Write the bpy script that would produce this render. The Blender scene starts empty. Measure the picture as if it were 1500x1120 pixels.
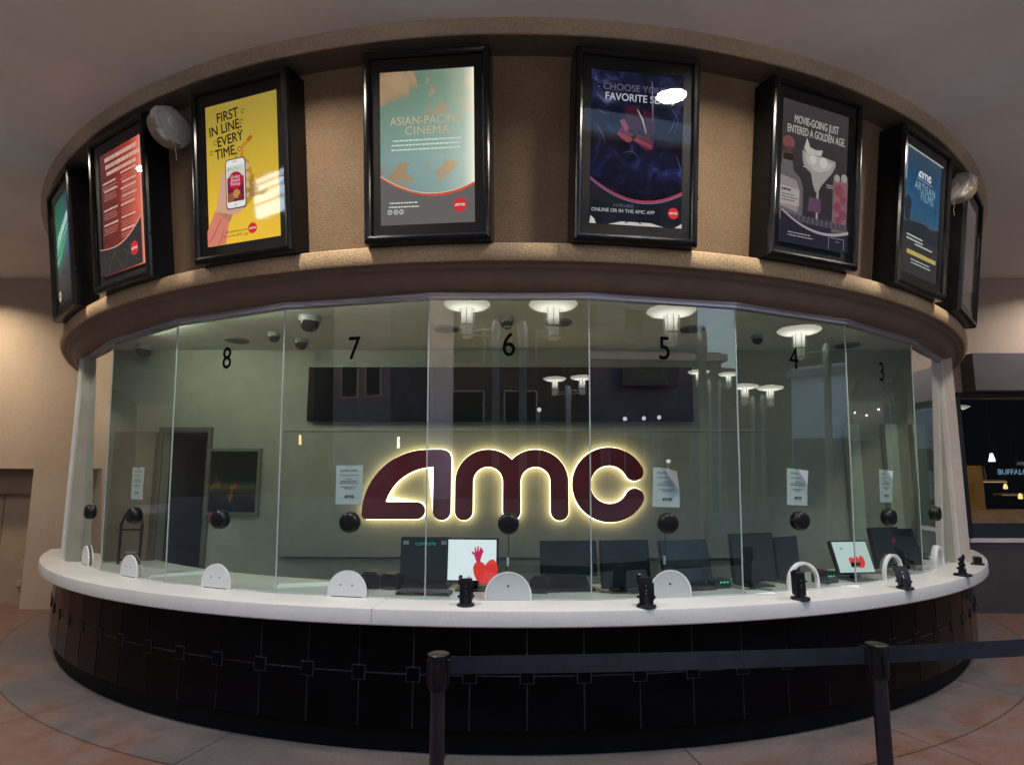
import bpy, bmesh, math, random
from math import sin, cos, pi, radians, degrees, sqrt, atan2
from mathutils import Matrix, Vector, Euler
random.seed(7)
scene = bpy.context.scene
COL = scene.collection

# ------------------------------------------------------------------ dimensions (metres), the booth axis is the z axis
R = 6.5                 # glass radius at the counter
DL = 0.1794             # angle of one glass panel
H = 1.7485              # camera height
ZC = 0.956              # counter top
ZT = 3.112              # top of the glass
ZCEIL = 4.87
WALL_Y = -2.6
BACK_Y = -4.55
IN_CEIL = 3.25

# ------------------------------------------------------------------ materials
MATS = {}
def s2l(c):
    return tuple(((x / 255) / 12.92 if x / 255 <= .04045 else ((x / 255 + .055) / 1.055) ** 2.4) for x in c)

def mat(name, rgb=(.5, .5, .5), rough=.5, metal=0, noise=None, bump=None, emis=None, coat=0, spec=.5, rvar=0, stain=None):
    if name in MATS: return MATS[name]
    m = bpy.data.materials.new(name); m.use_nodes = True
    nt = m.node_tree; b = nt.nodes['Principled BSDF']
    b.inputs['Base Color'].default_value = (*rgb, 1); b.inputs['Roughness'].default_value = rough
    b.inputs['Metallic'].default_value = metal; b.inputs['Specular IOR Level'].default_value = spec
    b.inputs['Coat Weight'].default_value = coat
    tc = nt.nodes.new('ShaderNodeTexCoord')
    col = None
    def nz(scale, detail=4):
        n = nt.nodes.new('ShaderNodeTexNoise'); n.inputs['Scale'].default_value = scale
        n.inputs['Detail'].default_value = detail; nt.links.new(tc.outputs['Object'], n.inputs['Vector']); return n
    def mix(prev, fac, lo, hi):
        mr = nt.nodes.new('ShaderNodeMapRange'); nt.links.new(fac, mr.inputs[0])
        mr.inputs[1].default_value = .3; mr.inputs[2].default_value = .7
        mr.inputs[3].default_value = lo; mr.inputs[4].default_value = hi
        mx = nt.nodes.new('ShaderNodeMix'); mx.data_type = 'RGBA'; mx.blend_type = 'MULTIPLY'
        mx.inputs[0].default_value = 1
        if prev is None: mx.inputs[6].default_value = (*rgb, 1)
        else: nt.links.new(prev, mx.inputs[6])
        cb = nt.nodes.new('ShaderNodeCombineColor')
        for i in range(3): nt.links.new(mr.outputs[0], cb.inputs[i])
        nt.links.new(cb.outputs[0], mx.inputs[7]); return mx.outputs[2]
    if noise: col = mix(col, nz(noise[0]).outputs[0], 1 - noise[1], 1 + noise[1])
    if stain: col = mix(col, nz(stain[0], 6).outputs[0], 1 - stain[1], 1 + stain[1])
    if col is not None: nt.links.new(col, b.inputs['Base Color'])
    if rvar:
        n = nz(7); mr = nt.nodes.new('ShaderNodeMapRange'); nt.links.new(n.outputs[0], mr.inputs[0])
        mr.inputs[1].default_value = .3; mr.inputs[2].default_value = .7
        mr.inputs[3].default_value = max(.02, rough - rvar); mr.inputs[4].default_value = rough + rvar
        nt.links.new(mr.outputs[0], b.inputs['Roughness'])
    if bump:
        n = nz(bump[0], 5); bp = nt.nodes.new('ShaderNodeBump'); bp.inputs['Strength'].default_value = bump[1]
        bp.inputs['Distance'].default_value = bump[2] if len(bump) > 2 else .01
        nt.links.new(n.outputs[0], bp.inputs['Height']); nt.links.new(bp.outputs[0], b.inputs['Normal'])
    if emis:
        b.inputs['Emission Color'].default_value = (*emis[0], 1); b.inputs['Emission Strength'].default_value = emis[1]
    MATS[name] = m
    return m

def glow(name, rgb, s=1, mottle=0, grad=None):
    """backlit print or lamp surface: emission with soft unevenness; grad=(x0,x1,lo,hi) along local x"""
    if name in MATS: return MATS[name]
    m = bpy.data.materials.new(name); m.use_nodes = True; nt = m.node_tree; nt.nodes.clear()
    o = nt.nodes.new('ShaderNodeOutputMaterial'); e = nt.nodes.new('ShaderNodeEmission')
    e.inputs[0].default_value = (*rgb, 1); e.inputs[1].default_value = s
    nt.links.new(e.outputs[0], o.inputs[0])
    tc = nt.nodes.new('ShaderNodeTexCoord'); fac = None
    if mottle:
        n = nt.nodes.new('ShaderNodeTexNoise'); n.inputs['Scale'].default_value = 5; n.inputs['Detail'].default_value = 5
        nt.links.new(tc.outputs['Object'], n.inputs['Vector'])
        r = nt.nodes.new('ShaderNodeMapRange'); nt.links.new(n.outputs[0], r.inputs[0]); r.inputs[1].default_value = .3; r.inputs[2].default_value = .7
        r.inputs[3].default_value = s * (1 - mottle); r.inputs[4].default_value = s * (1 + mottle); fac = r.outputs[0]
    if grad:
        sp = nt.nodes.new('ShaderNodeSeparateXYZ'); nt.links.new(tc.outputs['Object'], sp.inputs[0])
        r = nt.nodes.new('ShaderNodeMapRange'); nt.links.new(sp.outputs[0], r.inputs[0]); r.inputs[1].default_value = grad[0]; r.inputs[2].default_value = grad[1]
        r.inputs[3].default_value = grad[2]; r.inputs[4].default_value = grad[3]
        mu = nt.nodes.new('ShaderNodeMath'); mu.operation = 'MULTIPLY'; nt.links.new(r.outputs[0], mu.inputs[0])
        if fac: nt.links.new(fac, mu.inputs[1])
        else: mu.inputs[1].default_value = s
        fac = mu.outputs[0]
    if fac: nt.links.new(fac, e.inputs[1])
    MATS[name] = m
    return m

def glassy(name, tint, ior=1.5, k=1.0, rough=0.0, frost=0):
    """clear sheet: tinted transmission plus a Fresnel mirror reflection"""
    if name in MATS: return MATS[name]
    m = bpy.data.materials.new(name); m.use_nodes = True; nt = m.node_tree; nt.nodes.clear()
    o = nt.nodes.new('ShaderNodeOutputMaterial'); t = nt.nodes.new('ShaderNodeBsdfTransparent'); t.inputs[0].default_value = (*tint, 1)
    g = nt.nodes.new('ShaderNodeBsdfGlossy'); g.inputs['Roughness'].default_value = rough; g.inputs[0].default_value = (.95, .98, 1, 1)
    # Schlick reflectance, the same from both sides of the sheet
    ge = nt.nodes.new('ShaderNodeNewGeometry'); dt = nt.nodes.new('ShaderNodeVectorMath'); dt.operation = 'DOT_PRODUCT'
    nt.links.new(ge.outputs['Normal'], dt.inputs[0]); nt.links.new(ge.outputs['Incoming'], dt.inputs[1])
    def mt(op, a, b_=0.0, clamp=False):
        n = nt.nodes.new('ShaderNodeMath'); n.operation = op; n.use_clamp = clamp
        for i, x in enumerate((a, b_)):
            if isinstance(x, (int, float)): n.inputs[i].default_value = x
            else: nt.links.new(x, n.inputs[i])
        return n.outputs[0]
    f0 = ((ior - 1) / (ior + 1)) ** 2
    p5 = mt('POWER', mt('SUBTRACT', 1.0, mt('ABSOLUTE', dt.outputs['Value']), True), 5.0)
    fac = mt('MULTIPLY', mt('ADD', mt('MULTIPLY', p5, 1 - f0), f0), k, True)
    mx = nt.nodes.new('ShaderNodeMixShader'); nt.links.new(fac, mx.inputs[0])
    nt.links.new(g.outputs[0], mx.inputs[2])
    if frost:
        d = nt.nodes.new('ShaderNodeBsdfDiffuse'); d.inputs[0].default_value = (.8, .82, .8, 1)
        m2 = nt.nodes.new('ShaderNodeMixShader'); m2.inputs[0].default_value = frost
        nt.links.new(t.outputs[0], m2.inputs[1]); nt.links.new(d.outputs[0], m2.inputs[2]); nt.links.new(m2.outputs[0], mx.inputs[1])
    else: nt.links.new(t.outputs[0], mx.inputs[1])
    nt.links.new(mx.outputs[0], o.inputs[0]); MATS[name] = m
    return m

# ------------------------------------------------------------------ mesh collector
class MB:
    def __init__(s): s.v = []; s.f = []; s.mi = []; s.mats = []; s.smooth = []
    def _m(s, m):
        if m is None: return 0
        if m not in s.mats: s.mats.append(m)
        return s.mats.index(m)
    def add(s, vs, fs, m=None, M=None, smooth=False):
        b = len(s.v); i = s._m(m)
        s.v += [tuple(M @ Vector(p)) if M else tuple(p) for p in vs]
        s.f += [[b + k for k in f] for f in fs]; s.mi += [i] * len(fs); s.smooth += [smooth] * len(fs)
        return s
    def box(s, a, b, m=None, M=None, bev=0):
        x0, y0, z0 = a; x1, y1, z1 = b
        if bev:
            bm = bmesh.new(); bmesh.ops.create_cube(bm, size=1)
            for v in bm.verts: v.co = ((x0 + x1) / 2 + v.co.x * (x1 - x0), (y0 + y1) / 2 + v.co.y * (y1 - y0), (z0 + z1) / 2 + v.co.z * (z1 - z0))
            bmesh.ops.bevel(bm, geom=bm.edges[:], offset=bev, segments=2, affect='EDGES', profile=.6)
            s.bm(bm, m, M); return s
        vs = [(x0, y0, z0), (x1, y0, z0), (x1, y1, z0), (x0, y1, z0), (x0, y0, z1), (x1, y0, z1), (x1, y1, z1), (x0, y1, z1)]
        return s.add(vs, [(0, 3, 2, 1), (4, 5, 6, 7), (0, 1, 5, 4), (1, 2, 6, 5), (2, 3, 7, 6), (3, 0, 4, 7)], m, M)
    def bm(s, bm, m=None, M=None, smooth=False):
        bm.verts.ensure_lookup_table(); bm.verts.index_update()
        s.add([v.co[:] for v in bm.verts], [[v.index for v in f.verts] for f in bm.faces], m, M, smooth); bm.free(); return s
    def lathe(s, prof, n=24, m=None, M=None, smooth=True, a0=0, a1=2 * pi):
        """profile [(r,z)..] around z"""
        full = abs(a1 - a0 - 2 * pi) < 1e-6; c = n if full else n + 1; vs = []; fs = []
        for i in range(c):
            a = a0 + (a1 - a0) * i / n
            for r, z in prof: vs.append((r * cos(a), r * sin(a), z))
        k = len(prof)
        for i in range(n):
            j = (i + 1) % c
            for q in range(k - 1): fs.append((i * k + q, j * k + q, j * k + q + 1, i * k + q + 1))
        return s.add(vs, fs, m, M, smooth)
    def disc(s, c, r, m=None, M=None, n=24, axis='y'):
        vs = []
        for i in range(n):
            a = 2 * pi * i / n
            vs.append((c[0] + r * cos(a), c[1], c[2] + r * sin(a)) if axis == 'y' else (c[0] + r * cos(a), c[1] + r * sin(a), c[2]))
        return s.add(vs, [list(range(n))], m, M)
    def tube(s, pts, r, m=None, M=None, n=8, smooth=True):
        pts = [Vector(p) for p in pts]; vs = []; fs = []
        for i, p in enumerate(pts):
            t = (pts[min(i + 1, len(pts) - 1)] - pts[max(i - 1, 0)]).normalized()
            u = t.cross(Vector((0, 0, 1)))
            if u.length < .05: u = t.cross(Vector((0, 1, 0)))
            u.normalize(); w = t.cross(u); rr = r[i] if isinstance(r, (list, tuple)) else r
            for k in range(n):
                a = 2 * pi * k / n; vs.append(tuple(p + u * (rr * cos(a)) + w * (rr * sin(a))))
        for i in range(len(pts) - 1):
            for k in range(n):
                l = (k + 1) % n; fs.append((i * n + k, i * n + l, (i + 1) * n + l, (i + 1) * n + k))
        fs.append(list(range(n))[::-1]); fs.append([(len(pts) - 1) * n + k for k in range(n)])
        return s.add(vs, fs, m, M, smooth)
    def ring(s, prof, m=None, a0=-62, a1=62, n=124, smooth=True, close=False, ends=False):
        """profile [(r,z)..] swept round the booth axis, phi measured from -y"""
        k = len(prof); vs = []; fs = []
        for i in range(n + 1):
            a = radians(a0 + (a1 - a0) * i / n)
            for r, z in prof: vs.append((r * sin(a), -r * cos(a), z))
        kk = k if close else k - 1
        for i in range(n):
            for q in range(kk):
                p = (q + 1) % k
                fs.append((i * k + q, (i + 1) * k + q, (i + 1) * k + p, i * k + p))
        if ends: fs.append(list(range(k))); fs.append([n * k + q for q in range(k)][::-1])
        return s.add(vs, fs, m, None, smooth)
    def prism(s, poly, y0, y1, m=None, M=None, ms=None):
        """polygon in (x,z), front face at y0, back at y1"""
        n = len(poly)
        bm = bmesh.new()
        f = [bm.verts.new((x, y0, z)) for x, z in poly]; b = [bm.verts.new((x, y1, z)) for x, z in poly]
        bm.faces.new(f); bm.faces.new(b[::-1])
        for i in range(n): bm.faces.new((f[i], b[i], b[(i + 1) % n], f[(i + 1) % n]))
        bmesh.ops.recalc_face_normals(bm, faces=bm.faces[:])
        big = [q for q in bm.faces if len(q.verts) > 4]
        bmesh.ops.triangulate(bm, faces=big)
        return s.bm(bm, m, M)
    def flat(s, poly, y, m=None, M=None):
        bm = bmesh.new(); fc = bm.faces.new([bm.verts.new((x, y, z)) for x, z in poly])
        bmesh.ops.triangulate(bm, faces=[fc])
        return s.bm(bm, m, M)
    def build(s, name, m=None, parent=None, loc=None, rot=None, auto=True):
        me = bpy.data.meshes.new(name); me.from_pydata(s.v, [], s.f)
        ms = list(s.mats)
        if not ms: ms = [m]
        for x in ms: me.materials.append(x)
        me.polygons.foreach_set('material_index', s.mi)
        me.polygons.foreach_set('use_smooth', s.smooth)
        me.validate(); me.update()
        o = bpy.data.objects.new(name, me); COL.objects.link(o)
        if any(s.smooth) and auto: me.set_sharp_from_angle(angle=radians(35))
        if parent: o.parent = parent
        if loc: o.location = loc
        if rot: o.rotation_euler = rot
        return o

def tag(o, label=None, cat=None, group=None, kind=None):
    if label: o['label'] = label
    if cat: o['category'] = cat
    if group: o['group'] = group
    if kind: o['kind'] = kind
    return o
def empty(name, loc=(0, 0, 0), rot=(0, 0, 0), label=None, cat=None, group=None, parent=None):
    o = bpy.data.objects.new(name, None); COL.objects.link(o); o.location = loc; o.rotation_euler = rot; o.empty_display_size = .1
    if parent: o.parent = parent
    return tag(o, label, cat, group)
def copy_tree(o, parent=None):
    c = o.copy(); COL.objects.link(c)
    if parent: c.parent = parent
    for ch in list(o.children): copy_tree(ch, c)
    return c
def pol(phi, r, z=0):
    a = radians(phi); return (r * sin(a), -r * cos(a), z)
def arc(cx, cy, r, a0, a1, n=16, ry=None):
    ry = ry or r
    return [(cx + r * cos(radians(a0 + (a1 - a0) * i / n)), cy + ry * sin(radians(a0 + (a1 - a0) * i / n))) for i in range(n + 1)]

# text as triangles in (x,z)
def text_geo(body, size=1, bold=0.0, align='CENTER', sx=1, spacing=1.0, rot=0):
    cu = bpy.data.curves.new('lettering', 'FONT'); cu.body = body; cu.size = size; cu.align_x = align; cu.align_y = 'CENTER'
    cu.offset = bold * size; cu.space_character = spacing; cu.resolution_u = 4
    ob = bpy.data.objects.new('lettering', cu); me = bpy.data.meshes.new_from_object(ob)
    vs = [(v.co.x * sx, v.co.y) for v in me.vertices]; fs = [list(p.vertices) for p in me.polygons]
    bpy.data.objects.remove(ob); bpy.data.curves.remove(cu); bpy.data.meshes.remove(me)
    if rot:
        c, s_ = cos(radians(rot)), sin(radians(rot)); vs = [(c * x - s_ * y, s_ * x + c * y) for x, y in vs]
    return vs, fs
def put_text(mb, body, x, z, size, y, m=None, M=None, bold=0, **k):
    vs, fs = text_geo(body, size, **k)
    d = bold * size
    for q, (dx, dz) in enumerate(((0, 0),) if d <= 0 else ((-d, 0), (d, 0), (0, -d), (0, d))):
        mb.add([(x + a + dx, y - .00012 * q, z + b + dz) for a, b in vs], fs, m, M)

# the cinema sign letters, drawn in pixels of a 1500-wide enlargement, y down
def logo_polys():
    A = []
    A += arc(240, 336, 20, 90, 180, 5, -22)          # rounded bottom-left corner
    A = [(240, 358), (228, 352), (221, 340), (222, 325)]
    for t in range(1, 15):
        a = radians(180 - 88 * t / 15); A.append((505 + 283 * cos(a), 330 - 273 * sin(a)))
    A += [(520, 57), (560, 57), (582, 61), (597, 72), (604, 92), (605, 110)]
    A += [(605, 323)] + [(566 + 39 * cos(radians(t)), 323 + 39 * sin(radians(t))) for t in range(15, 180, 15)] + [(527, 323), (527, 134)]
    for t in range(0, 13):
        a = radians(93 + 72 * t / 12); A.append((536 + 218 * cos(a), 330 - 197 * sin(a)))
    A += [(322, 280), (326, 283)]
    A += [(457, 283)] + [(457 + 38 * cos(radians(t)), 320.5 + 37.5 * sin(radians(t))) for t in range(-75, 90, 15)] + [(457, 358)]
    Mm = []
    def cap(cx, cy, r): return [(cx + r * cos(radians(t)), cy + r * sin(radians(t))) for t in range(180, -1, -15)]
    Mm += [(622, 197)]
    Mm += [(764 - 142 * cos(radians(t)), 197 - 140 * sin(radians(t))) for t in range(6, 132, 6) if 764 - 142 * cos(radians(t)) < 864]
    Mm += [(866.5, 101)]
    Mm += [(969 - 142 * cos(radians(t)), 197 - 140 * sin(radians(t))) for t in range(42, 181, 6) if 969 - 142 * cos(radians(t)) > 868]
    Mm += [(1111, 323)] + [(1072 + 39 * cos(radians(t)), 323 + 39 * sin(radians(t))) for t in range(15, 180, 15)] + [(1033, 323)]
    Mm += [(969 + 64 * cos(radians(t)), 197 - 64 * sin(radians(t))) for t in range(0, 181, 10)]
    Mm += [(905, 323)] + [(866.5 + 38.5 * cos(radians(t)), 323 + 39 * sin(radians(t))) for t in range(15, 180, 15)] + [(828, 323)]
    Mm += [(764 + 64 * cos(radians(t)), 197 - 64 * sin(radians(t))) for t in range(0, 181, 10)]
    Mm += [(700, 323)] + [(661 + 39 * cos(radians(t)), 323 + 39 * sin(radians(t))) for t in range(15, 180, 15)] + [(622, 323)]
    C = []
    r0, ri, ro, a0 = 121, 81, 161, 27
    C += [(1287 + ro * cos(radians(t)), 208 - ro * sin(radians(t))) for t in range(a0, 334, 6)]
    e = radians(333); cx, cy = 1287 + r0 * cos(e), 208 - r0 * sin(e)
    C += [(cx + 40 * cos(e - radians(-t)), cy - 40 * sin(e + radians(t))) for t in range(15, 180, 15)]
    C += [(1287 + ri * cos(radians(t)), 208 - ri * sin(radians(t))) for t in range(333, a0 - 1, -6)]
    e = radians(a0); cx, cy = 1287 + r0 * cos(e), 208 - r0 * sin(e)
    C += [(cx + 40 * cos(e + pi + radians(t)), cy - 40 * sin(e + pi + radians(t))) for t in range(15, 180, 15)]
    out = []
    for P in (A, Mm, C):
        Q = []
        for x, y in P:
            q = ((x - 831) / 1224, (208 - y) / 1224)
            if not Q or (abs(q[0] - Q[-1][0]) + abs(q[1] - Q[-1][1])) > 1e-5: Q.append(q)
        out.append(Q)
    return out
LOGO = logo_polys()      # width 1, centred
def put_logo(mb, x, z, w, y, m=None):
    for P in LOGO: mb.flat([(x + a * w, z + b * w) for a, b in P], y, m)

def grow(P, d):
    n = len(P); ar = sum(P[i][0] * P[(i + 1) % n][1] - P[(i + 1) % n][0] * P[i][1] for i in range(n)); sg = 1 if ar > 0 else -1
    out = []
    for i in range(n):
        a, b, c = Vector(P[i - 1]), Vector(P[i]), Vector(P[(i + 1) % n])
        e1 = (b - a).normalized(); e2 = (c - b).normalized()
        nn = Vector((e1.y + e2.y, -e1.x - e2.x)); L = nn.length
        nn = nn / L if L > 1e-6 else Vector((e1.y, -e1.x))
        k = 1 / max(.5, L / 2); out.append(tuple(b + nn * (d * sg * k)))
    return out

# ------------------------------------------------------------------ palette
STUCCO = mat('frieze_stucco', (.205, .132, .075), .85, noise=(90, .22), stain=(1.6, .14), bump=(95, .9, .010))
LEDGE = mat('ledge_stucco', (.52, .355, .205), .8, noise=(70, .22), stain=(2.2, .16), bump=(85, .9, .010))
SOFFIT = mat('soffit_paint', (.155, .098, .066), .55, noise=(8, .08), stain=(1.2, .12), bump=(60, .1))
CEIL = mat('ceiling_plaster', (.86, .785, .70), .9, noise=(1.2, .06), stain=(.35, .12), bump=(50, .12))
PLASTER = mat('wall_plaster', (.46, .355, .27), .85, noise=(25, .05), stain=(.8, .1), bump=(90, .25, .004))
QUARTZ = mat('white_quartz', (.64, .625, .595), .26, noise=(220, .14), stain=(3, .04))
TILE = mat('black_tile', (.002, .002, .0028), (.13), noise=(3, .3), rvar=.07, spec=.065)
GROUT = mat('tile_grout', (.085, .08, .075), .85, noise=(30, .3))
BLACK = mat('satin_black_plastic', (.006, .006, .0075), .36, noise=(8, .2), rvar=.08, spec=.3)
FRAMEM = mat('glossy_black_frame', (.006, .006, .007), .2, noise=(6, .2), rvar=.06, spec=.28)
MATTE = mat('matte_black_board', (.003, .003, .0035), .6, noise=(6, .2), spec=.15)
TEALBLK = mat('dark_screen_glass', (.010, .018, .022), .3, noise=(4, .2), spec=.3)
METAL = mat('header_metal', (.36, .34, .40), .38, .6, noise=(4, .08))
WHITE = mat('white_acrylic', (.80, .80, .78), .35, noise=(6, .04))
PAPER = mat('paper_white', (.80, .84, .84), .8, noise=(9, .03))
INK = mat('printed_ink', (.05, .055, .06), .8, noise=(30, .2))
INWALL = mat('interior_wall_paint', (.30, .295, .23), .8, noise=(6, .05), stain=(.9, .08), bump=(70, .1))
INCEIL = mat('interior_ceiling_paint', (.62, .62, .52), .85, noise=(5, .05))
PIER = mat('white_metal_post', (.60, .59, .57), .45, noise=(5, .06))
NAVY = mat('navy_belt_webbing', (.016, .016, .023), .8, noise=(160, .35), bump=(300, .3, .003), stain=(9, .25), spec=.25)
DOORB = mat('brown_door_paint', (.20, .145, .105), .5, noise=(4, .1), stain=(1.4, .1))
GREYW = mat('charcoal_wall_paint', (.060, .052, .052), .6, noise=(4, .1), stain=(1.5, .15), bump=(60, .2))
GLASS = glassy('booth_glass', (.80, .88, .835), 1.5, 1.95)
GLASSJ = mat('glass_joint', (.48, .56, .55), .3, noise=(5, .1))
PGLASS = glassy('poster_glazing', (.97, .97, .98), 1.45, .7, .035)
CABLE = mat('black_cable', (.01, .01, .01), .5, noise=(20, .1))

# ================================================================== setting
# pavement: one sheet, stained rings round the booth
def pavement_material():
    m = bpy.data.materials.new('stained_concrete'); m.use_nodes = True; nt = m.node_tree; N = nt.nodes; L = nt.links
    b = N['Principled BSDF']; tc = N.new('ShaderNodeTexCoord'); sp = N.new('ShaderNodeSeparateXYZ'); L.new(tc.outputs['Object'], sp.inputs[0])
    def mth(op, a, b_=None, c=None):
        n = N.new('ShaderNodeMath'); n.operation = op
        for i, x in enumerate((a, b_, c)):
            if x is None: continue
            if isinstance(x, (int, float)): n.inputs[i].default_value = x
            else: L.new(x, n.inputs[i])
        return n.outputs[0]
    def noise(s, d=5):
        n = N.new('ShaderNodeTexNoise'); n.inputs['Scale'].default_value = s; n.inputs['Detail'].default_value = d; L.new(tc.outputs['Object'], n.inputs['Vector']); return n.outputs[0]
    def ramp(x, p0, p1):
        r = N.new('ShaderNodeMapRange'); L.new(x, r.inputs[0]); r.inputs[1].default_value = p0; r.inputs[2].default_value = p1; r.interpolation_type = 'SMOOTHSTEP'; return r.outputs[0]
    def mixc(f, a, b_, mode='MIX'):
        n = N.new('ShaderNodeMix'); n.data_type = 'RGBA'; n.blend_type = mode
        if isinstance(f, (int, float)): n.inputs[0].default_value = f
        else: L.new(f, n.inputs[0])
        for i, x in ((6, a), (7, b_)):
            if isinstance(x, tuple): n.inputs[i].default_value = (*x, 1)
            else: L.new(x, n.inputs[i])
        return n.outputs[2]
    r = mth('SQRT', mth('ADD', mth('MULTIPLY', sp.outputs[0], sp.outputs[0]), mth('MULTIPLY', sp.outputs[1], sp.outputs[1])))
    ang = mth('ARCTAN2', sp.outputs[0], mth('MULTIPLY', sp.outputs[1], -1))
    n1, n2, n3 = noise(1.3), noise(5), noise(40, 3)
    grey = mixc(ramp(n1, .35, .65), (.100, .084, .082), (.138, .108, .104))
    red = mixc(ramp(n2, .35, .7), (.150, .072, .054), (.150, .092, .076))
    redin = mixc(ramp(n1, .42, .58), grey, red)
    brown = mixc(ramp(n1, .38, .62), (.130, .074, .058), (.158, .076, .056))
    rr = mth('ADD', r, mth('MULTIPLY', mth('SUBTRACT', n2, .5), .12))
    c = mixc(ramp(rr, 6.72, 6.98), grey, redin)
    c = mixc(mth('GREATER_THAN', r, 7.07), c, mixc(ramp(rr, 7.1, 7.7), red, brown))
    # joints
    def line(dist, w): return mth('LESS_THAN', mth('ABSOLUTE', dist), w)
    j1 = line(mth('SUBTRACT', r, 7.07), .006); j2 = line(mth('SUBTRACT', r, 7.95), .007); j3 = line(mth('SUBTRACT', r, 9.3), .007)
    step = 2 * pi / 26
    fr = mth('SUBTRACT', mth('FRACT', mth('DIVIDE', mth('ADD', ang, 10.09), step)), .5)
    rad = line(mth('MULTIPLY', mth('MULTIPLY', fr, step), r), .006)
    j = mth('MAXIMUM', mth('MAXIMUM', j1, j2), mth('MAXIMUM', j3, rad))
    c = mixc(j, c, mixc(.88, c, (.02, .016, .014)))
    g = N.new('ShaderNodeMapRange'); L.new(n3, g.inputs[0]); g.inputs[1].default_value = .3; g.inputs[2].default_value = .7; g.inputs[3].default_value = .82; g.inputs[4].default_value = 1.15
    cb = N.new('ShaderNodeCombineColor'); [L.new(g.outputs[0], cb.inputs[i]) for i in range(3)]
    c = mixc(1.0, c, cb.outputs[0], 'MULTIPLY')
    c = mixc(ramp(rr, 10.2, 10.6), c, mixc(ramp(n1, .35, .65), (.25, .235, .215), (.31, .295, .265)))  # outer paving, out of direct view, lightened to bounce light onto the ceiling
    L.new(c, b.inputs['Base Color'])
    rg = N.new('ShaderNodeMapRange'); L.new(n2, rg.inputs[0]); rg.inputs[1].default_value = .3; rg.inputs[2].default_value = .7; rg.inputs[3].default_value = .42; rg.inputs[4].default_value = .68; L.new(rg.outputs[0], b.inputs['Roughness'])
    bp = N.new('ShaderNodeBump'); bp.inputs['Strength'].default_value = .25; bp.inputs['Distance'].default_value = .004; L.new(mth('SUBTRACT', n3, mth('MULTIPLY', j, .8)), bp.inputs['Height']); L.new(bp.outputs[0], b.inputs['Normal'])
    return m
g = MB(); g.add([(-150, -150, 0), (150, -150, 0), (150, 60, 0), (-150, 60, 0)], [(0, 1, 2, 3)])
tag(g.build('pavement', pavement_material()), kind='structure')

g = MB(); g.box((-26, -8.15, ZCEIL), (26, WALL_Y + .3, ZCEIL + .5))
tag(g.build('ceiling', CEIL), kind='structure')

# ================================================================== the ticket booth
booth = empty('ticket_booth', (0, 0, 0), label='round glass-fronted ticket booth with white counter, black tiled base and poster frieze', cat='ticket booth')

# tiled base
b = MB()
RB = 6.655
b.ring([(RB - .012, .16), (RB - .012, .85)], GROUT, -66, 66, 160)
st = 3.25
k0 = -20
z0, zm, z1 = .165, .51, .85
tl = MB()
dg = degrees(.0045 / RB)
for k in range(k0, -k0):
    a, c = k * st + 1.1 + dg / 1, (k + 1) * st + 1.1 - dg
    for (za, zb_) in ((z0, zm - .005), (zm + .005, z1)):
        # slightly uneven setting so neighbouring tiles mirror differently
        t = [random.uniform(-.0025, .0025) for _ in range(4)]
        P = [pol(a, RB + t[0], za), pol(c, RB + t[1], za), pol(c, RB + t[2], zb_), pol(a, RB + t[3], zb_)]
        tl.add(P, [(0, 1, 2, 3)], TILE)
tiles = tl
sq = sqg = tl
for k in range(k0, -k0 + 1):
    ph = k * st + 1.1
    w = .042; o = .0475
    M = Matrix.Rotation(radians(ph), 4, 'Z')
    sqg.box((-o, -RB - .004, zm - o), (o, -RB + .004, zm + o), mat('accent_grout', (.045, .043, .042), .85, noise=(30, .35)), M)
    sq.box((-w, -RB - .007, zm - w), (w, -RB - .003, zm + w), TILE, M)
tk = MB(); tk.ring([(6.60, 0), (6.60, .15), (RB - .004, .163), (RB - .012, .165)], None, -66, 66, 160)
bw = b.build('base_wall', GROUT, booth)
tl.build('tile_cladding', TILE, bw)
tk.build('toe_kick', mat('black_toe_kick', (.004, .004, .004), .6, noise=(6, .3), spec=.1), booth)

# counter: two quartz lengths with a joint at phi -7.5
def slab(a0, a1):
    ro, ri, zt, zb = 6.79, 5.90, ZC, .848
    m = MB(); m.ring([(ri, zb), (ro - .006, zb), (ro, zb + .008), (ro, zt - .012), (ro - .004, zt - .004), (ro - .012, zt), (ri, zt)], None, a0, a1, max(4, int(a1 - a0)), True, True, True)
    return m
cl = slab(-58, -7.53).build('counter_slab', QUARTZ, booth)
cr = slab(-7.50, 60).build('counter_slab', QUARTZ, booth)

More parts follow.
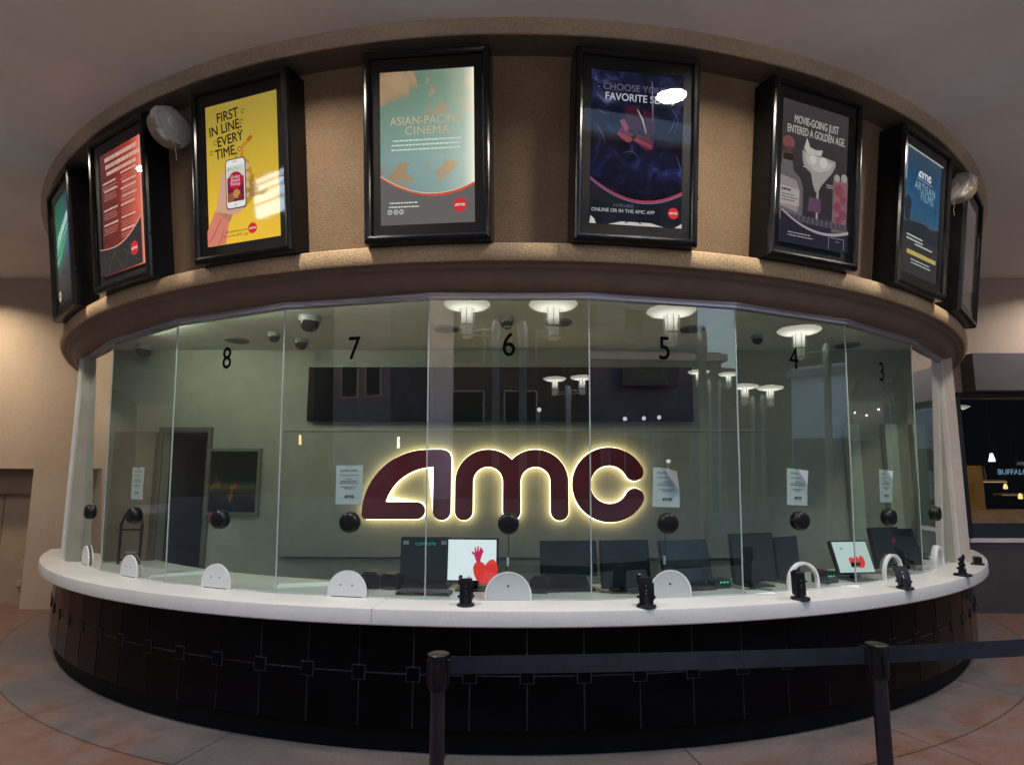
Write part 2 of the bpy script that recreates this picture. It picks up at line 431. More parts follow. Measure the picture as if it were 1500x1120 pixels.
# glass panels
RT = 6.556
tilt = math.atan2((RT - R) * cos(DL / 2), ZT - ZC)
hb = R * sin(DL / 2) - .004; ht = RT * sin(DL / 2) - .004; Lz = (ZT - ZC) / cos(tilt)
NUM = {-2: '8', -1: '7', 0: '6', 1: '5', 2: '4', 3: '3'}
glass_wide = {}
def half_disc(r, h, y0, y1, n=24):
    return [(-r, 0)] + [(r * cos(pi - pi * i / n), h + r * sin(pi - pi * i / n)) for i in range(n + 1)] + [(r, 0)]
FROST = glassy('frosted_acrylic', (.9, .9, .9), 1.45, 1.0, .15, .62)
CLEAR = glassy('clear_acrylic', (.92, .94, .94), 1.45, 1.0, .02)
for k in range(-4, 5):
    ph = k * degrees(DL)
    p = MB(); p.add([(-hb, 0, .002), (hb, 0, .002), (ht, 0, Lz), (-ht, 0, Lz)], [(0, 1, 2, 3)])
    gp = p.build('glass_panel', GLASS, booth, pol(ph, R * cos(DL / 2), ZC), (tilt, 0, radians(ph)))
    glass_wide[k] = gp
    e = MB()
    for s_ in (-1, 1):
        e.add([(s_ * (hb + .003), -.004, .002), (s_ * hb, -.004, .002), (s_ * ht, -.004, Lz), (s_ * (ht + .003), -.004, Lz),
               (s_ * (hb + .003), .004, .002), (s_ * hb, .004, .002), (s_ * ht, .004, Lz), (s_ * (ht + .003), .004, Lz)],
              [(0, 1, 2, 3), (4, 5, 6, 7), (0, 4, 7, 3), (1, 5, 6, 2)])
    e.box((-hb, -.005, .001), (hb, .005, .009))
    e.build('panel_edge', GLASSJ, gp)
    if k in NUM:
        n = MB(); put_text(n, NUM[k], 0, 2.765 - ZC, .25, -.004, sx=.84, bold=.006)
        n.build('window_number', mat('black_vinyl', (.002, .002, .002), .8, noise=(6, .2), spec=.02), gp)
    # talk-through
    t = MB()
    M = Matrix.Translation((0, 0, 1.483 - ZC)) @ Matrix.Rotation(radians(90), 4, 'X')
    t.lathe([(0, .045), (.02, .047), (.03, .043), (.05, .045), (.062, .04), (.072, .028), (.076, .012), (.076, -.012), (.07, -.03), (.05, -.045), (0, -.047)], 32, BLACK, M)
    t.build('talk_through', BLACK, gp)
    # pass-through cover
    c = MB()
    if k <= -1:
        c.prism(half_disc(.152, .035, 0, 0), -.022, -.010, WHITE)
        for x in (-.05, .04): c.lathe([(0, .0), (.006, .0), (.007, -.004)], 10, BLACK, Matrix.Translation((x, -.0225, .085)) @ Matrix.Rotation(radians(90), 4, 'X'))
        c.box((-.12, -.024, -.001), (.12, -.009, .006), BLACK)
    elif k <= 1:
        c.prism(half_disc(.158, .035, 0, 0), -.018, -.010, FROST)
        o_, i_ = half_disc(.164, .035, 0, 0), half_disc(.153, .035, 0, 0)
        n = len(o_)
        c.add([(x, -.020, z) for x, z in o_] + [(x, -.020, z) for x, z in i_], [(q, q + 1, n + q + 1, n + q) for q in range(n - 1)], WHITE)
        c.lathe([(0, 0), (.007, 0), (.008, -.004)], 10, BLACK, Matrix.Translation((0, -.021, .10)) @ Matrix.Rotation(radians(90), 4, 'X'))
    else:
        o_, i_ = half_disc(.158, .055, 0, 0), half_disc(.138, .055, 0, 0); n = len(o_)
        vs = [(x, -.024, z) for x, z in o_] + [(x, -.024, z) for x, z in i_] + [(x, .004, z) for x, z in o_] + [(x, .004, z) for x, z in i_]
        fs = []
        for q in range(n - 1): fs += [(q, q + 1, n + q + 1, n + q), (q, q + 1, 2 * n + q + 1, 2 * n + q), (n + q, n + q + 1, 3 * n + q + 1, 3 * n + q)]
        c.add(vs, fs, WHITE)
    c.build('pass_through_cover', WHITE, gp)
    if k in (0, 1):
        w = MB()
        w.tube([(0.0, .05, 1.41 - ZC), (.004, .055, 1.30 - ZC), (-.004, .06, 1.22 - ZC), (-.03, .10, 1.10 - ZC), (-.12, .20, 1.02 - ZC)], .004, CABLE)
        w.tube([(-.003, .0595, 1.24 - ZC), (-.004, .0605, 1.18 - ZC)], .009, WHITE)
        w.build('speaker_cable', CABLE, gp)

# header over the glass, faceted like the panels
hd = MB()
for k in range(-4, 5):
    a0, a1 = (k - .5) * degrees(DL) , (k + .5) * degrees(DL)
    r0, r1 = RT + .022, RT - .03
    pts = []
    for a in (a0, a1):
        pts += [pol(a, r1, ZT), pol(a, r0, ZT), pol(a, r0, ZT + .02), pol(a, r0 + .012, ZT + .028), pol(a, r0 + .012, ZT + .06), pol(a, r1, ZT + .06)]
    n = 6
    hd.add(pts, [(q, (q + 1) % n, n + (q + 1) % n, n + q) for q in range(n)])
hd.build('glass_header', METAL, booth)
# ledge mouldings and frieze
sm = MB()
sm.ring([(RT - .02, 3.152), (6.60, 3.154), (6.635, 3.166), (6.655, 3.187), (6.672, 3.23), (6.682, 3.262), (6.690, 3.270), (6.722, 3.276), (6.735, 3.297), (6.772, 3.305)], None, -66, 66, 150)
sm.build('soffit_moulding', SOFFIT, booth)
ld = MB(); ld.ring([(6.770, 3.303), (6.782, 3.305), (6.800, 3.33), (6.806, 3.38), (6.803, 3.41), (6.79, 3.424), (6.70, 3.43)], None, -66, 66, 150)
ld.build('ledge', LEDGE, booth)
fw = MB(); fw.ring([(6.70, 3.42), (6.74, 3.76), (6.82, 4.43), (6.868, 4.83)], None, -66, 66, 150)
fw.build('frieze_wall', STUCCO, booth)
cn = MB(); cn.ring([(6.861, 4.778), (6.93, 4.784), (7.005, 4.796), (7.018, 4.800)], None, -66, 66, 150)
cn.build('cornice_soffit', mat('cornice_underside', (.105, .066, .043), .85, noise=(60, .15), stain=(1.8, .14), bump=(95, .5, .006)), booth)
cn = MB(); cn.ring([(7.014, 4.800), (7.028, 4.799), (7.036, 4.804), (7.040, 4.812), (7.078, 4.862), (7.082, 4.8695)], None, -66, 66, 150)
cn.build('cornice', mat('cornice_stucco', (.50, .36, .235), .8, noise=(60, .15), stain=(1.8, .14), bump=(95, .7, .007)), booth)
# piers closing the ends of the glass
def pier(ph, r0, r1, w, name='end_post'):
    m = MB(); M = Matrix.Rotation(radians(ph), 4, 'Z')
    m.box((-w / 2, -r1, ZC - .1), (w / 2, -r0, ZT + .05), None, M, .004); return m
pier(-46.62, 6.44, 6.60, .05).build('end_post', PIER, booth)
pier(46.75, 6.44, 6.58, .06).build('end_post', PIER, booth)
m = MB(); m.box((4.70, -4.52, .86), (4.89, WALL_Y, 3.17)); m.build('end_wall', mat('end_wall_paint', (.46, .40, .36), .7, noise=(20, .05), stain=(1, .08)), booth)
m = MB(); m.box((-4.84, -4.52, .86), (-4.70, WALL_Y, 3.17)); m.build('end_wall', PIER, booth)

# interior shell
iw = MB()
DX0, DX1, DZ = -3.80, -3.31, 2.33
iw.box((-4.70, BACK_Y, 0), (DX0, BACK_Y + .12, IN_CEIL + .2)); iw.box((DX0, BACK_Y, DZ), (DX1, BACK_Y + .12, IN_CEIL + .2)); iw.box((DX1, BACK_Y, 0), (4.70, BACK_Y + .12, IN_CEIL + .2))
iw.build('back_wall', INWALL, booth)
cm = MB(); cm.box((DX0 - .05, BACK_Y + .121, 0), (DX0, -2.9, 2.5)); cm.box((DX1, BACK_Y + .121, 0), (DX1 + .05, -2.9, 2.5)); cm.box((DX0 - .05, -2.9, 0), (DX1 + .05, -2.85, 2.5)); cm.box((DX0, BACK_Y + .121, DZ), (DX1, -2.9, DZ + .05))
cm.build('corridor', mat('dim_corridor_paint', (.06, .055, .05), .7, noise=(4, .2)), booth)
fr = MB()
for x0, x1, za, zb in ((DX0 - .05, DX0, 0, DZ + .05), (DX1, DX1 + .05, 0, DZ + .05), (DX0, DX1, DZ, DZ + .05)):
    fr.box((x0, BACK_Y - .02, za), (x1, BACK_Y - .001, zb))
fr.build('door_frame', mat('door_frame_paint', (.10, .085, .07), .5, noise=(5, .1)), booth)
dl_ = MB(); dl_.box((-4.30, BACK_Y - .06, .01), (DX0 - .055, BACK_Y - .022, DZ), None, None, .004)
dd = dl_.build('door', DOORB, booth)
h_ = MB(); h_.tube([(-3.93, BACK_Y - .06, 1.05), (-3.93, BACK_Y - .11, 1.05), (-4.03, BACK_Y - .115, 1.05)], .011); h_.build('door_handle', mat('brushed_steel', (.5, .5, .5), .3, 1, noise=(5, .1)), dd)
ic = MB()
vs = [pol(-46.2 + 92.4 * i / 40, 6.53, IN_CEIL) for i in range(41)]
n = len(vs)
vs2 = [(x, BACK_Y + .02, IN_CEIL) for x, y, z in vs]
ic.add(vs + vs2, [(i, n + i, n + i + 1, i + 1) for i in range(n - 1)])
ic.build('interior_ceiling', INCEIL, booth)
up = MB(); up.ring([(6.53, ZT + .055), (6.53, IN_CEIL)], None, -46.3, 46.3, 60); up.build('header_upstand', INCEIL, booth)
# raised panel carrying the sign and a slim shelf on top of it
sp_ = MB(); sp_.box((-2.45, BACK_Y - .045, 1.0), (2.75, BACK_Y - .001, 2.335), None, None, .004)
SP = sp_.build('sign_panel', INWALL, booth)
s2 = MB(); s2.box((-2.47, BACK_Y - .06, 2.336), (2.77, BACK_Y - .001, 2.365)); s2.build('panel_cap', mat('panel_cap_paint', (.34, .33, .25), .6, noise=(5, .06)), SP)
# right side jambs and dark doorway seen through the end windows
for x in (3.62, 4.02, 4.32):
    j = MB(); j.box((x, BACK_Y - .07, 0), (x + .13, BACK_Y - .001, 2.42), None, None, .005); j.build('jamb', mat('pale_green_jamb', (.42, .45, .36), .6, noise=(5, .08)), booth)
# door jamb pale strip on the far side of the left window
j = MB(); j.box((-4.66, BACK_Y - .12, 0), (-4.5, BACK_Y - .001, 3.2), None, None, .005); j.build('jamb', mat('corner_post_paint', (.30, .30, .24), .6, noise=(5, .08)), booth)

# ================================================================== posters
PW, PH = .66, 1.06         # printed sheet
FW, FH, FD = .885, 1.315, .19
ptilt = math.atan(.119)
def ring_frame(mb, prof, w, h, zc):
    """sweep [(inset,y)..] round a rectangle w x h centred at x=0,z=zc"""
    vs = []; fs = []; k = len(prof)
    for sx, sz in ((-1, -1), (1, -1), (1, 1), (-1, 1)):
        for ins, y in prof: vs.append((sx * (w / 2 - ins), y, zc + sz * (h / 2 - ins)))
    for c in range(4):
        d = (c + 1) % 4
        for q in range(k - 1): fs.append((c * k + q, d * k + q, d * k + q + 1, c * k + q + 1))
    mb.add(vs, fs)
class Art:
    """flat coloured print; coordinates u,v in 0..1 over the sheet"""
    def __init__(s, y): s.mb = MB(); s.y = y; s.n = 0
    def _y(s): s.n += 1; return s.y - .0006 * s.n
    def X(s, u): return (u - .5) * PW
    def Z(s, v): return .125 + v * PH
    def poly(s, pts, m): s.mb.flat([(s.X(u), s.Z(v)) for u, v in pts], s._y(), m); return s
    def rect(s, u0, v0, u1, v1, m): return s.poly([(u0, v0), (u1, v0), (u1, v1), (u0, v1)], m)
    def oval(s, u, v, ru, m, rv=None, n=28):
        rv = rv or ru * PW / PH
        return s.poly([(u + ru * cos(2 * pi * i / n), v + rv * sin(2 * pi * i / n)) for i in range(n)], m)
    def text(s, body, u, v, size, m, **k): put_text(s.mb, body, s.X(u), s.Z(v), size * PW, s._y(), m, **k); return s
    def band(s, pts, w, m):
        """thick polyline"""
        P = [Vector((s.X(u), s.Z(v))) for u, v in pts]; vs = []; y = s._y()
        for i, p in enumerate(P):
            t = (P[min(i + 1, len(P) - 1)] - P[max(i - 1, 0)]).normalized(); nn = Vector((-t.y, t.x)); ww = w[i] if isinstance(w, list) else w
            vs += [(p.x + nn.x * ww / 2, y, p.y + nn.y * ww / 2), (p.x - nn.x * ww / 2, y, p.y - nn.y * ww / 2)]
        s.mb.add(vs, [(2 * i, 2 * i + 1, 2 * i + 3, 2 * i + 2) for i in range(len(P) - 1)], m); return s
    def logo(s, u, v, ru, mred, mw):
        s.oval(u, v, ru, mred); put_logo(s.mb, s.X(u), s.Z(v), ru * 1.5 * PW, s._y(), mw); return s
    def fine(s, u0, u1, v, n, gap, m, rag=.15, h=.007):
        for i in range(n):
            a, b_ = u0 + random.random() * rag * (u1 - u0) * .3, u1 - random.random() * rag * (u1 - u0)
            x = a; y = s._y()
            while x < b_:
                w = random.uniform(.010, .032); s.mb.flat([(s.X(x), s.Z(v)), (s.X(min(x + w, b_)), s.Z(v)), (s.X(min(x + w, b_)), s.Z(v + h)), (s.X(x), s.Z(v + h))], y, m); x += w + .008
            v -= gap
        return s
def arc_pts(v0=.30, dip=.14, a=0, n=24):
    """the swoosh that divides the prints: high at both edges, low right of centre"""
    return [(i / n, v0 - dip * (1 - ((i / n - .58) / .58) ** 2 if i / n < .58 else 1 - ((i / n - .58) / .58) ** 2 * 1.0)) for i in range(n + 1)]
def lower(A, m, v0=.30, dip=.14): A.poly([(0, 0)] + [(1, 0)] + arc_pts(v0, dip)[::-1], m)
def sheet_bg(name, build):
    m = bpy.data.materials.new(name); m.use_nodes = True; nt = m.node_tree; nt.nodes.clear()
    o = nt.nodes.new('ShaderNodeOutputMaterial'); e = nt.nodes.new('ShaderNodeEmission'); nt.links.new(e.outputs[0], o.inputs[0])
    tc = nt.nodes.new('ShaderNodeTexCoord'); sp = nt.nodes.new('ShaderNodeSeparateXYZ'); nt.links.new(tc.outputs['Object'], sp.inputs[0])
    build(nt, tc.outputs['Object'], sp.outputs[0], sp.outputs[2], e); return m
def n2c(nt, x):
    c = nt.nodes.new('ShaderNodeCombineColor'); [nt.links.new(x, c.inputs[i]) for i in range(3)]; return c.outputs[0]
def ramp_node(nt, fac, lo, hi, stops):
    mr = nt.nodes.new('ShaderNodeMapRange'); nt.links.new(fac, mr.inputs[0]); mr.inputs[1].default_value = lo; mr.inputs[2].default_value = hi
    cr = nt.nodes.new('ShaderNodeValToRGB'); nt.links.new(mr.outputs[0], cr.inputs[0])
    while len(cr.color_ramp.elements) > 1: cr.color_ramp.elements.remove(cr.color_ramp.elements[-1])
    for i, (p, c) in enumerate(stops):
        el = cr.color_ramp.elements[0] if i == 0 else cr.color_ramp.elements.new(p)
        el.position = p; el.color = (*s2l(c), 1)
    return cr.outputs[0]
def mixn(nt, f, a, b_, mode='MIX'):
    n = nt.nodes.new('ShaderNodeMix'); n.data_type = 'RGBA'; n.blend_type = mode
    if isinstance(f, (int, float)): n.inputs[0].default_value = f
    else: nt.links.new(f, n.inputs[0])
    for i, x in ((6, a), (7, b_)):
        if isinstance(x, tuple): n.inputs[i].default_value = (*x, 1)
        else: nt.links.new(x, n.inputs[i])
    return n.outputs[2]
def noisen(nt, vec, s, d=4, dist=0):
    n = nt.nodes.new('ShaderNodeTexNoise'); n.inputs['Scale'].default_value = s; n.inputs['Detail'].default_value = d; n.inputs['Distortion'].default_value = dist; nt.links.new(vec, n.inputs['Vector']); return n.outputs[0]

def G(name, rgb, s=1, **k): return glow('print_' + name, s2l(rgb), s, **k)
RED, LWHITE = G('logo_red', (214, 52, 56), .9), G('logo_white', (235, 225, 220), .8)

def poster(phi, label, kind):
    root = empty('poster_case', pol(phi, 6.89, 3.405), (ptilt, 0, radians(phi)), label, 'poster case', 'lit poster cases round the frieze')
    zc = FH / 2
    f = MB()
    ring_frame(f, [(.0, FD + .01), (.0, .03), (.006, .012), (.016, .003), (.03, 0), (.044, .004), (.052, .014), (.055, .03)], FW, FH, zc)
    f.smooth = [False] * len(f.smooth)
    f.build('frame', FRAMEM, root)
    mb = MB(); ring_frame(mb, [(.055, .032), ((FW - PW) / 2, .034)], FW, FH, zc)
    # make the inner edge of the board follow the sheet
    mb = MB()
    W, Hh = FW / 2 - .055, FH / 2 - .055; zs0, zs1 = .125, .125 + PH
    o = [(-W, zc - Hh), (W, zc - Hh), (W, zc + Hh), (-W, zc + Hh)]; i = [(-PW / 2, zs0), (PW / 2, zs0), (PW / 2, zs1), (-PW / 2, zs1)]
    mb.add([(x, .033, z) for x, z in o] + [(x, .036, z) for x, z in i], [(q, (q + 1) % 4, 4 + (q + 1) % 4, 4 + q) for q in range(4)])
    mb.build('mount_board', MATTE, root)
    A = Art(.047); ART[kind](A)
    A.mb.build('poster_sheet', None, root)
    gz = MB(); gz.add([(-W, .022, zc - Hh), (W, .022, zc - Hh), (W, .022, zc + Hh), (-W, .022, zc + Hh)], [(0, 1, 2, 3)])
    gz.build('glazing', PGLASS, root)
    lk = MB(); lk.box((FW / 2 - .012, .02, .33), (FW / 2 + .006, .04, .35), None, None, .002); lk.build('latch', BLACK, root)
    return root

def art_gradient(A):
    def bld(nt, vec, x, z, e):
        c1 = ramp_node(nt, z, .13, 1.13, [(0, (50, 48, 52)), (.30, (74, 76, 84)), (.42, (70, 110, 105)), (.6, (60, 170, 120)), (1, (20, 110, 90))])
        c2 = ramp_node(nt, z, .13, 1.13, [(0, (40, 38, 42)), (.34, (60, 56, 76)), (.55, (88, 66, 150)), (1, (40, 40, 100))])
        f = ramp_node(nt, x, -.33, .33, [(0, (0, 0, 0)), (.3, (30, 30, 30)), (1, (255, 255, 255))])
        c = mixn(nt, f, c1, c2); n = noisen(nt, vec, 3, 3); c = mixn(nt, .35, c, ramp_node(nt, n, .3, .7, [(0, (30, 40, 40)), (1, (150, 230, 210))]), 'OVERLAY')
        nt.links.new(c, e.inputs[0]); e.inputs[1].default_value = 1.0
    A.rect(0, 0, 1, 1, sheet_bg('print_aurora', bld))
    w = G('pale_cyan', (200, 245, 235), .95)
    A.band([(0, .42), (.25, .47), (.5, .56), (.75, .68), (1, .8)], [.05, .03, .02, .012, .006], G('light_streak', (150, 225, 200), .8))
    for (v0, hh) in ((.60, .05), (.53, .055), (.455, .016)):
        u = .12
        while u < .93:
            du = random.uniform(.03, .09); A.poly([(u, v0 + .20 * u), (u + du, v0 + .20 * (u + du)), (u + du, v0 + hh * random.uniform(.7, 1) + .20 * (u + du)), (u, v0 + hh + .20 * u)], w); u += du + .018
    A.oval(.25, .08, .08, G('pale_gold', (230, 215, 160), .9)); put_logo(A.mb, A.X(.25), A.Z(.08), .09, A._y(), G('dark_text', (30, 26, 26), .5))

def art_menu(A):
    def bld(nt, vec, x, z, e):
        c = ramp_node(nt, x, -.33, .33, [(0, (92, 54, 52)), (.35, (120, 52, 46)), (.7, (172, 68, 52)), (.92, (220, 120, 98)), (1, (250, 196, 178))])
        n = noisen(nt, vec, 4, 3); c = mixn(nt, .25, c, ramp_node(nt, n, .3, .7, [(0, (60, 20, 20)), (1, (230, 160, 140))]), 'OVERLAY')
        nt.links.new(c, e.inputs[0])
    A.rect(0, 0, 1, 1, sheet_bg('print_menu_red', bld))
    t = G('menu_text', (238, 196, 180), .85)
    A.fine(.12, .95, .925, 1, .02, t, .08, .034); A.fine(.14, .97, .865, 1, .02, t, .06, .034); A.fine(.12, .9, .81, 1, .02, t, .25, .03)
    for (u, v, nm) in ((.08, .68, 3), (.54, .69, 3), (.54, .575, 2), (.08, .74, 2), (.08, .52, 3), (.08, .40, 3), (.54, .76, 3), (.54, .63, 4), (.54, .50, 3), (.54, .40, 4), (.54, .30, 2)):
        A.fine(u, u + .36, v, 1, .02, t, .1, .016); A.fine(u, u + .36, v - .028, nm, .020, G('menu_small', (214, 140, 122), .8), .25, .008)
    A.poly([(0, 0), (1, 0)] + [(u, .20 + .16 * ((u - .35) / .65) ** 2 if u > .35 else .20 + .02 * ((.35 - u) / .35) ** 2) for u in [1 - i / 20 for i in range(21)]], G('menu_grey', (66, 62, 62), .75))
    A.band([(i / 20, (.20 + .16 * ((i / 20 - .35) / .65) ** 2) if i / 20 > .35 else .20 + .02 * ((.35 - i / 20) / .35) ** 2) for i in range(21)], [.006 + .01 * i / 20 for i in range(21)], G('menu_edge', (226, 150, 140), .9))
    ln = G('faint_line', (104, 98, 98), .7)
    for a, b_ in (((.2, 0), (.36, .17)), ((.36, .17), (.55, 0)), ((.36, .17), (.36, .09)), ((.55, .17), (.95, .02)), ((.75, .18), (.6, .02))): A.band([a, b_], .004, ln)
    A.logo(.84, .13, .085, RED, LWHITE)

def art_phone(A):
    def bld(nt, vec, x, z, e):
        c = ramp_node(nt, z, .13, 1.13, [(0, (240, 200, 66)), (.35, (226, 192, 62)), (.75, (192, 166, 62)), (1, (168, 148, 62))])
        n = noisen(nt, vec, 2.5, 2); c = mixn(nt, .2, c, ramp_node(nt, n, .3, .7, [(0, (120, 110, 60)), (1, (160, 150, 120))]), 'OVERLAY')
        nt.links.new(c, e.inputs[0])
    A.rect(0, 0, 1, 1, sheet_bg('print_yellow', bld))
    k = G('brush_black', (38, 34, 16), .9)
    for s_, u, v, z_ in (('FIRST', .31, .905, .155), ('IN LINE.', .275, .82, .155), ('EVERY', .34, .735, .155), ('TIME.', .28, .648, .155)):
        A.text(s_, u, v, z_, k, bold=.020, rot=4, sx=.84)
    for (u, v) in ((.53, .91), (.51, .84), (.49, .795), (.14, .73), (.085, .665), (.47, .65), (.43, .61)):
        A.band([(u + .022 * cos(t * .9), v + .015 * sin(t * .9)) for t in range(0, 7)], .005, k)
    # shadow, hand, sleeve
    A.poly([(.34, .25), (.52, .23), (.66, .30), (.68, .38), (.60, .46), (.60, .56), (.52, .58), (.42, .36)], G('hand_shadow', (196, 152, 40), .85))
    skin = G('skin', (222, 172, 142), .85); skd = G('skin_shade', (190, 134, 104), .85)
    A.poly([(.12, .24), (.16, .34), (.2, .46), (.235, .52), (.29, .51), (.3, .40), (.36, .31), (.48, .29), (.53, .25), (.47, .21), (.36, .20), (.30, .15), (.2, .15)], skin)
    A.poly([(.12, .24), (.155, .20), (.31, .15), (.36, .20), (.25, .22)], skd)
    for v in (.52, .455, .39, .325):
        A.poly(arc(.545, v, .07, -95, 95, 10, .026) + arc(.50, v, .03, 95, 265, 6, .026), skin)
        A.band([(.5, v - .027), (.585, v - .022)], .004, skd)
    A.poly([(0, 0), (.26, 0), (.31, .15), (.12, .245), (.0, .11)], G('sleeve_pink', (222, 134, 112), .9))
    A.band([(.03, .03), (.12, .10), (.2, .18)], .012, G('sleeve_shade', (192, 104, 88), .9)); A.band([(.16, .0), (.24, .11)], .008, G('sleeve_shade', (192, 104, 88), .9))
    # straw, phone
    st_ = G('straw_orange', (206, 138, 42), .85); A.band([(.515, .57), (.525, .655), (.66, .715)], .028, st_); A.band([(.60, .688), (.66, .715)], .03, G('straw_band', (170, 108, 34), .85))
    def rr(u0, v0, u1, v1, r, m): A.poly(arc(u1 - r, v1 - r * .66, r, 0, 90, 5, r * .66) + arc(u0 + r, v1 - r * .66, r, 90, 180, 5, r * .66) + arc(u0 + r, v0 + r * .66, r, 180, 270, 5, r * .66) + arc(u1 - r, v0 + r * .66, r, 270, 360, 5, r * .66), m)
    rr(.285, .235, .565, .585, .04, G('phone_edge', (70, 66, 70), .8)); rr(.297, .243, .553, .578, .035, G('phone_white', (236, 236, 230), .9))
    A.rect(.31, .285, .54, .535, G('phone_top', (214, 222, 206), .85)); A.rect(.31, .285, .54, .455, G('phone_screen', (126, 30, 52), .85))
    A.oval(.425, .43, .10, G('phone_badge', (186, 26, 60), .9), .062)
    for s_, v in (('Order', .455), ('Ahead', .430), ('Pickup', .405)): A.text(s_, .425, v, .05, LWHITE, bold=.01)
    for (u, v, r_, c_) in ((.36, .315, .05, (160, 96, 60)), (.44, .335, .05, (206, 150, 80)), (.50, .31, .035, (130, 50, 40))): A.oval(u, v, r_, G('snack_%d' % int(u * 100), c_, .8))
    A.oval(.425, .258, .018, G('home_button', (205, 205, 200), .9)); A.band([(.395, .56), (.455, .56)], .004, G('phone_edge', (70, 66, 70), .8))
    for i in range(5): A.band([(.33 + .035 * i, .50 + .01 * (i % 2)), (.35 + .03 * i, .52 - .008 * (i % 3))], .006, G('doodle', (90, 100, 80), .8))
    # ordering icon and small print
    A.band([(.67 + .035 * cos(t * .8), .385 + .022 * sin(t * .8)) for t in range(0, 9)], .006, k); A.band([(.66, .41), (.68, .43), (.71, .44)], .005, k)
    A.text('ORDER', .66, .335, .05, k, bold=.01, rot=3); A.text('PICK-UP', .735, .305, .06, k, bold=.012, rot=3)
    A.text('amctheatres.com', .44, .075, .044, k); A.text('or on the AMC app', .42, .045, .044, k)
    A.logo(.655, .075, .06, RED, LWHITE)

def art_clouds(A):
    def bld(nt, vec, x, z, e):
        n = noisen(nt, vec, 4.2, 6, .4); m1 = ramp_node(nt, n, .47, .56, [(0, (0, 0, 0)), (1, (255, 255, 255))])
        # clouds only high and low on the sheet
        mz = ramp_node(nt, z, .13, 1.13, [(0, (255, 255, 255)), (.42, (255, 255, 255)), (.50, (0, 0, 0)), (.66, (0, 0, 0)), (.76, (255, 255, 255)), (1, (255, 255, 255))])
        f = ramp_node(nt, mixn(nt, .34, mixn(nt, 0.0, n2c(nt, n), (0, 0, 0)), mz), .665, .72, [(0, (0, 0, 0)), (1, (255, 255, 255))])
        sky = ramp_node(nt, z, .13, 1.13, [(0, (138, 166, 168)), (.45, (158, 190, 182)), (.7, (142, 176, 158)), (1, (120, 148, 124))])
        cl_ = ramp_node(nt, n, .55, .8, [(0, (190, 160, 122)), (1, (216, 176, 142))])
        c = mixn(nt, f, sky, cl_)
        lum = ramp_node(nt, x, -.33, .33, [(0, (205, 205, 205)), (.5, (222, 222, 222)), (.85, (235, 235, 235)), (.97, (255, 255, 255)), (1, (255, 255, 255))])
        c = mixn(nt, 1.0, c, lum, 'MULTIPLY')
        ed = ramp_node(nt, x, -.05, .33, [(0, (0, 0, 0)), (.45, (60, 60, 60)), (.8, (135, 135, 130)), (.93, (200, 200, 195)), (1, (250, 250, 250))])  # glow and white-out at the right edge, put into the sheet colour
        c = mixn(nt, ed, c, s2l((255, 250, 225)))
        nt.links.new(c, e.inputs[0])
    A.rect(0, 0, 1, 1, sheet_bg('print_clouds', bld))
    t = G('peach_text', (212, 186, 150), .85); w = G('soft_white', (225, 236, 226), .9)
    A.text('ASIAN-PACIFIC', .49, .675, .122, t, spacing=1.03, sx=.92); A.text('CINEMA', .50, .61, .122, t, spacing=1.08)
    A.fine(.12, .90, .545, 3, .03, w, .1, .009)
    lower(A, G('slate', (112, 108, 108), .8), .31, .125)
    A.band([(u, v + .004) for u, v in arc_pts(.31, .125)], [.004 + .014 * (i / 24) * (1 - .6 * abs(i / 12 - 1.2)) + .004 for i in range(25)], G('arc_red', (222, 84, 58), .9))
    A.band([(u, v + .014) for u, v in arc_pts(.31, .125)], .004, G('arc_pale', (240, 220, 200), .9))
    A.fine(.09, .42, .14, 2, .026, w, .1, .008)
    for u in (.10, .165, .225): A.band([(u + .022 * cos(q * .7), .085 + .0145 * sin(q * .7)) for q in range(10)], .004, w)
    A.text('f', .10, .085, .05, w); A.text('o', .165, .087, .04, w); A.text('t', .225, .085, .05, w)
    A.logo(.845, .115, .072, RED, LWHITE)

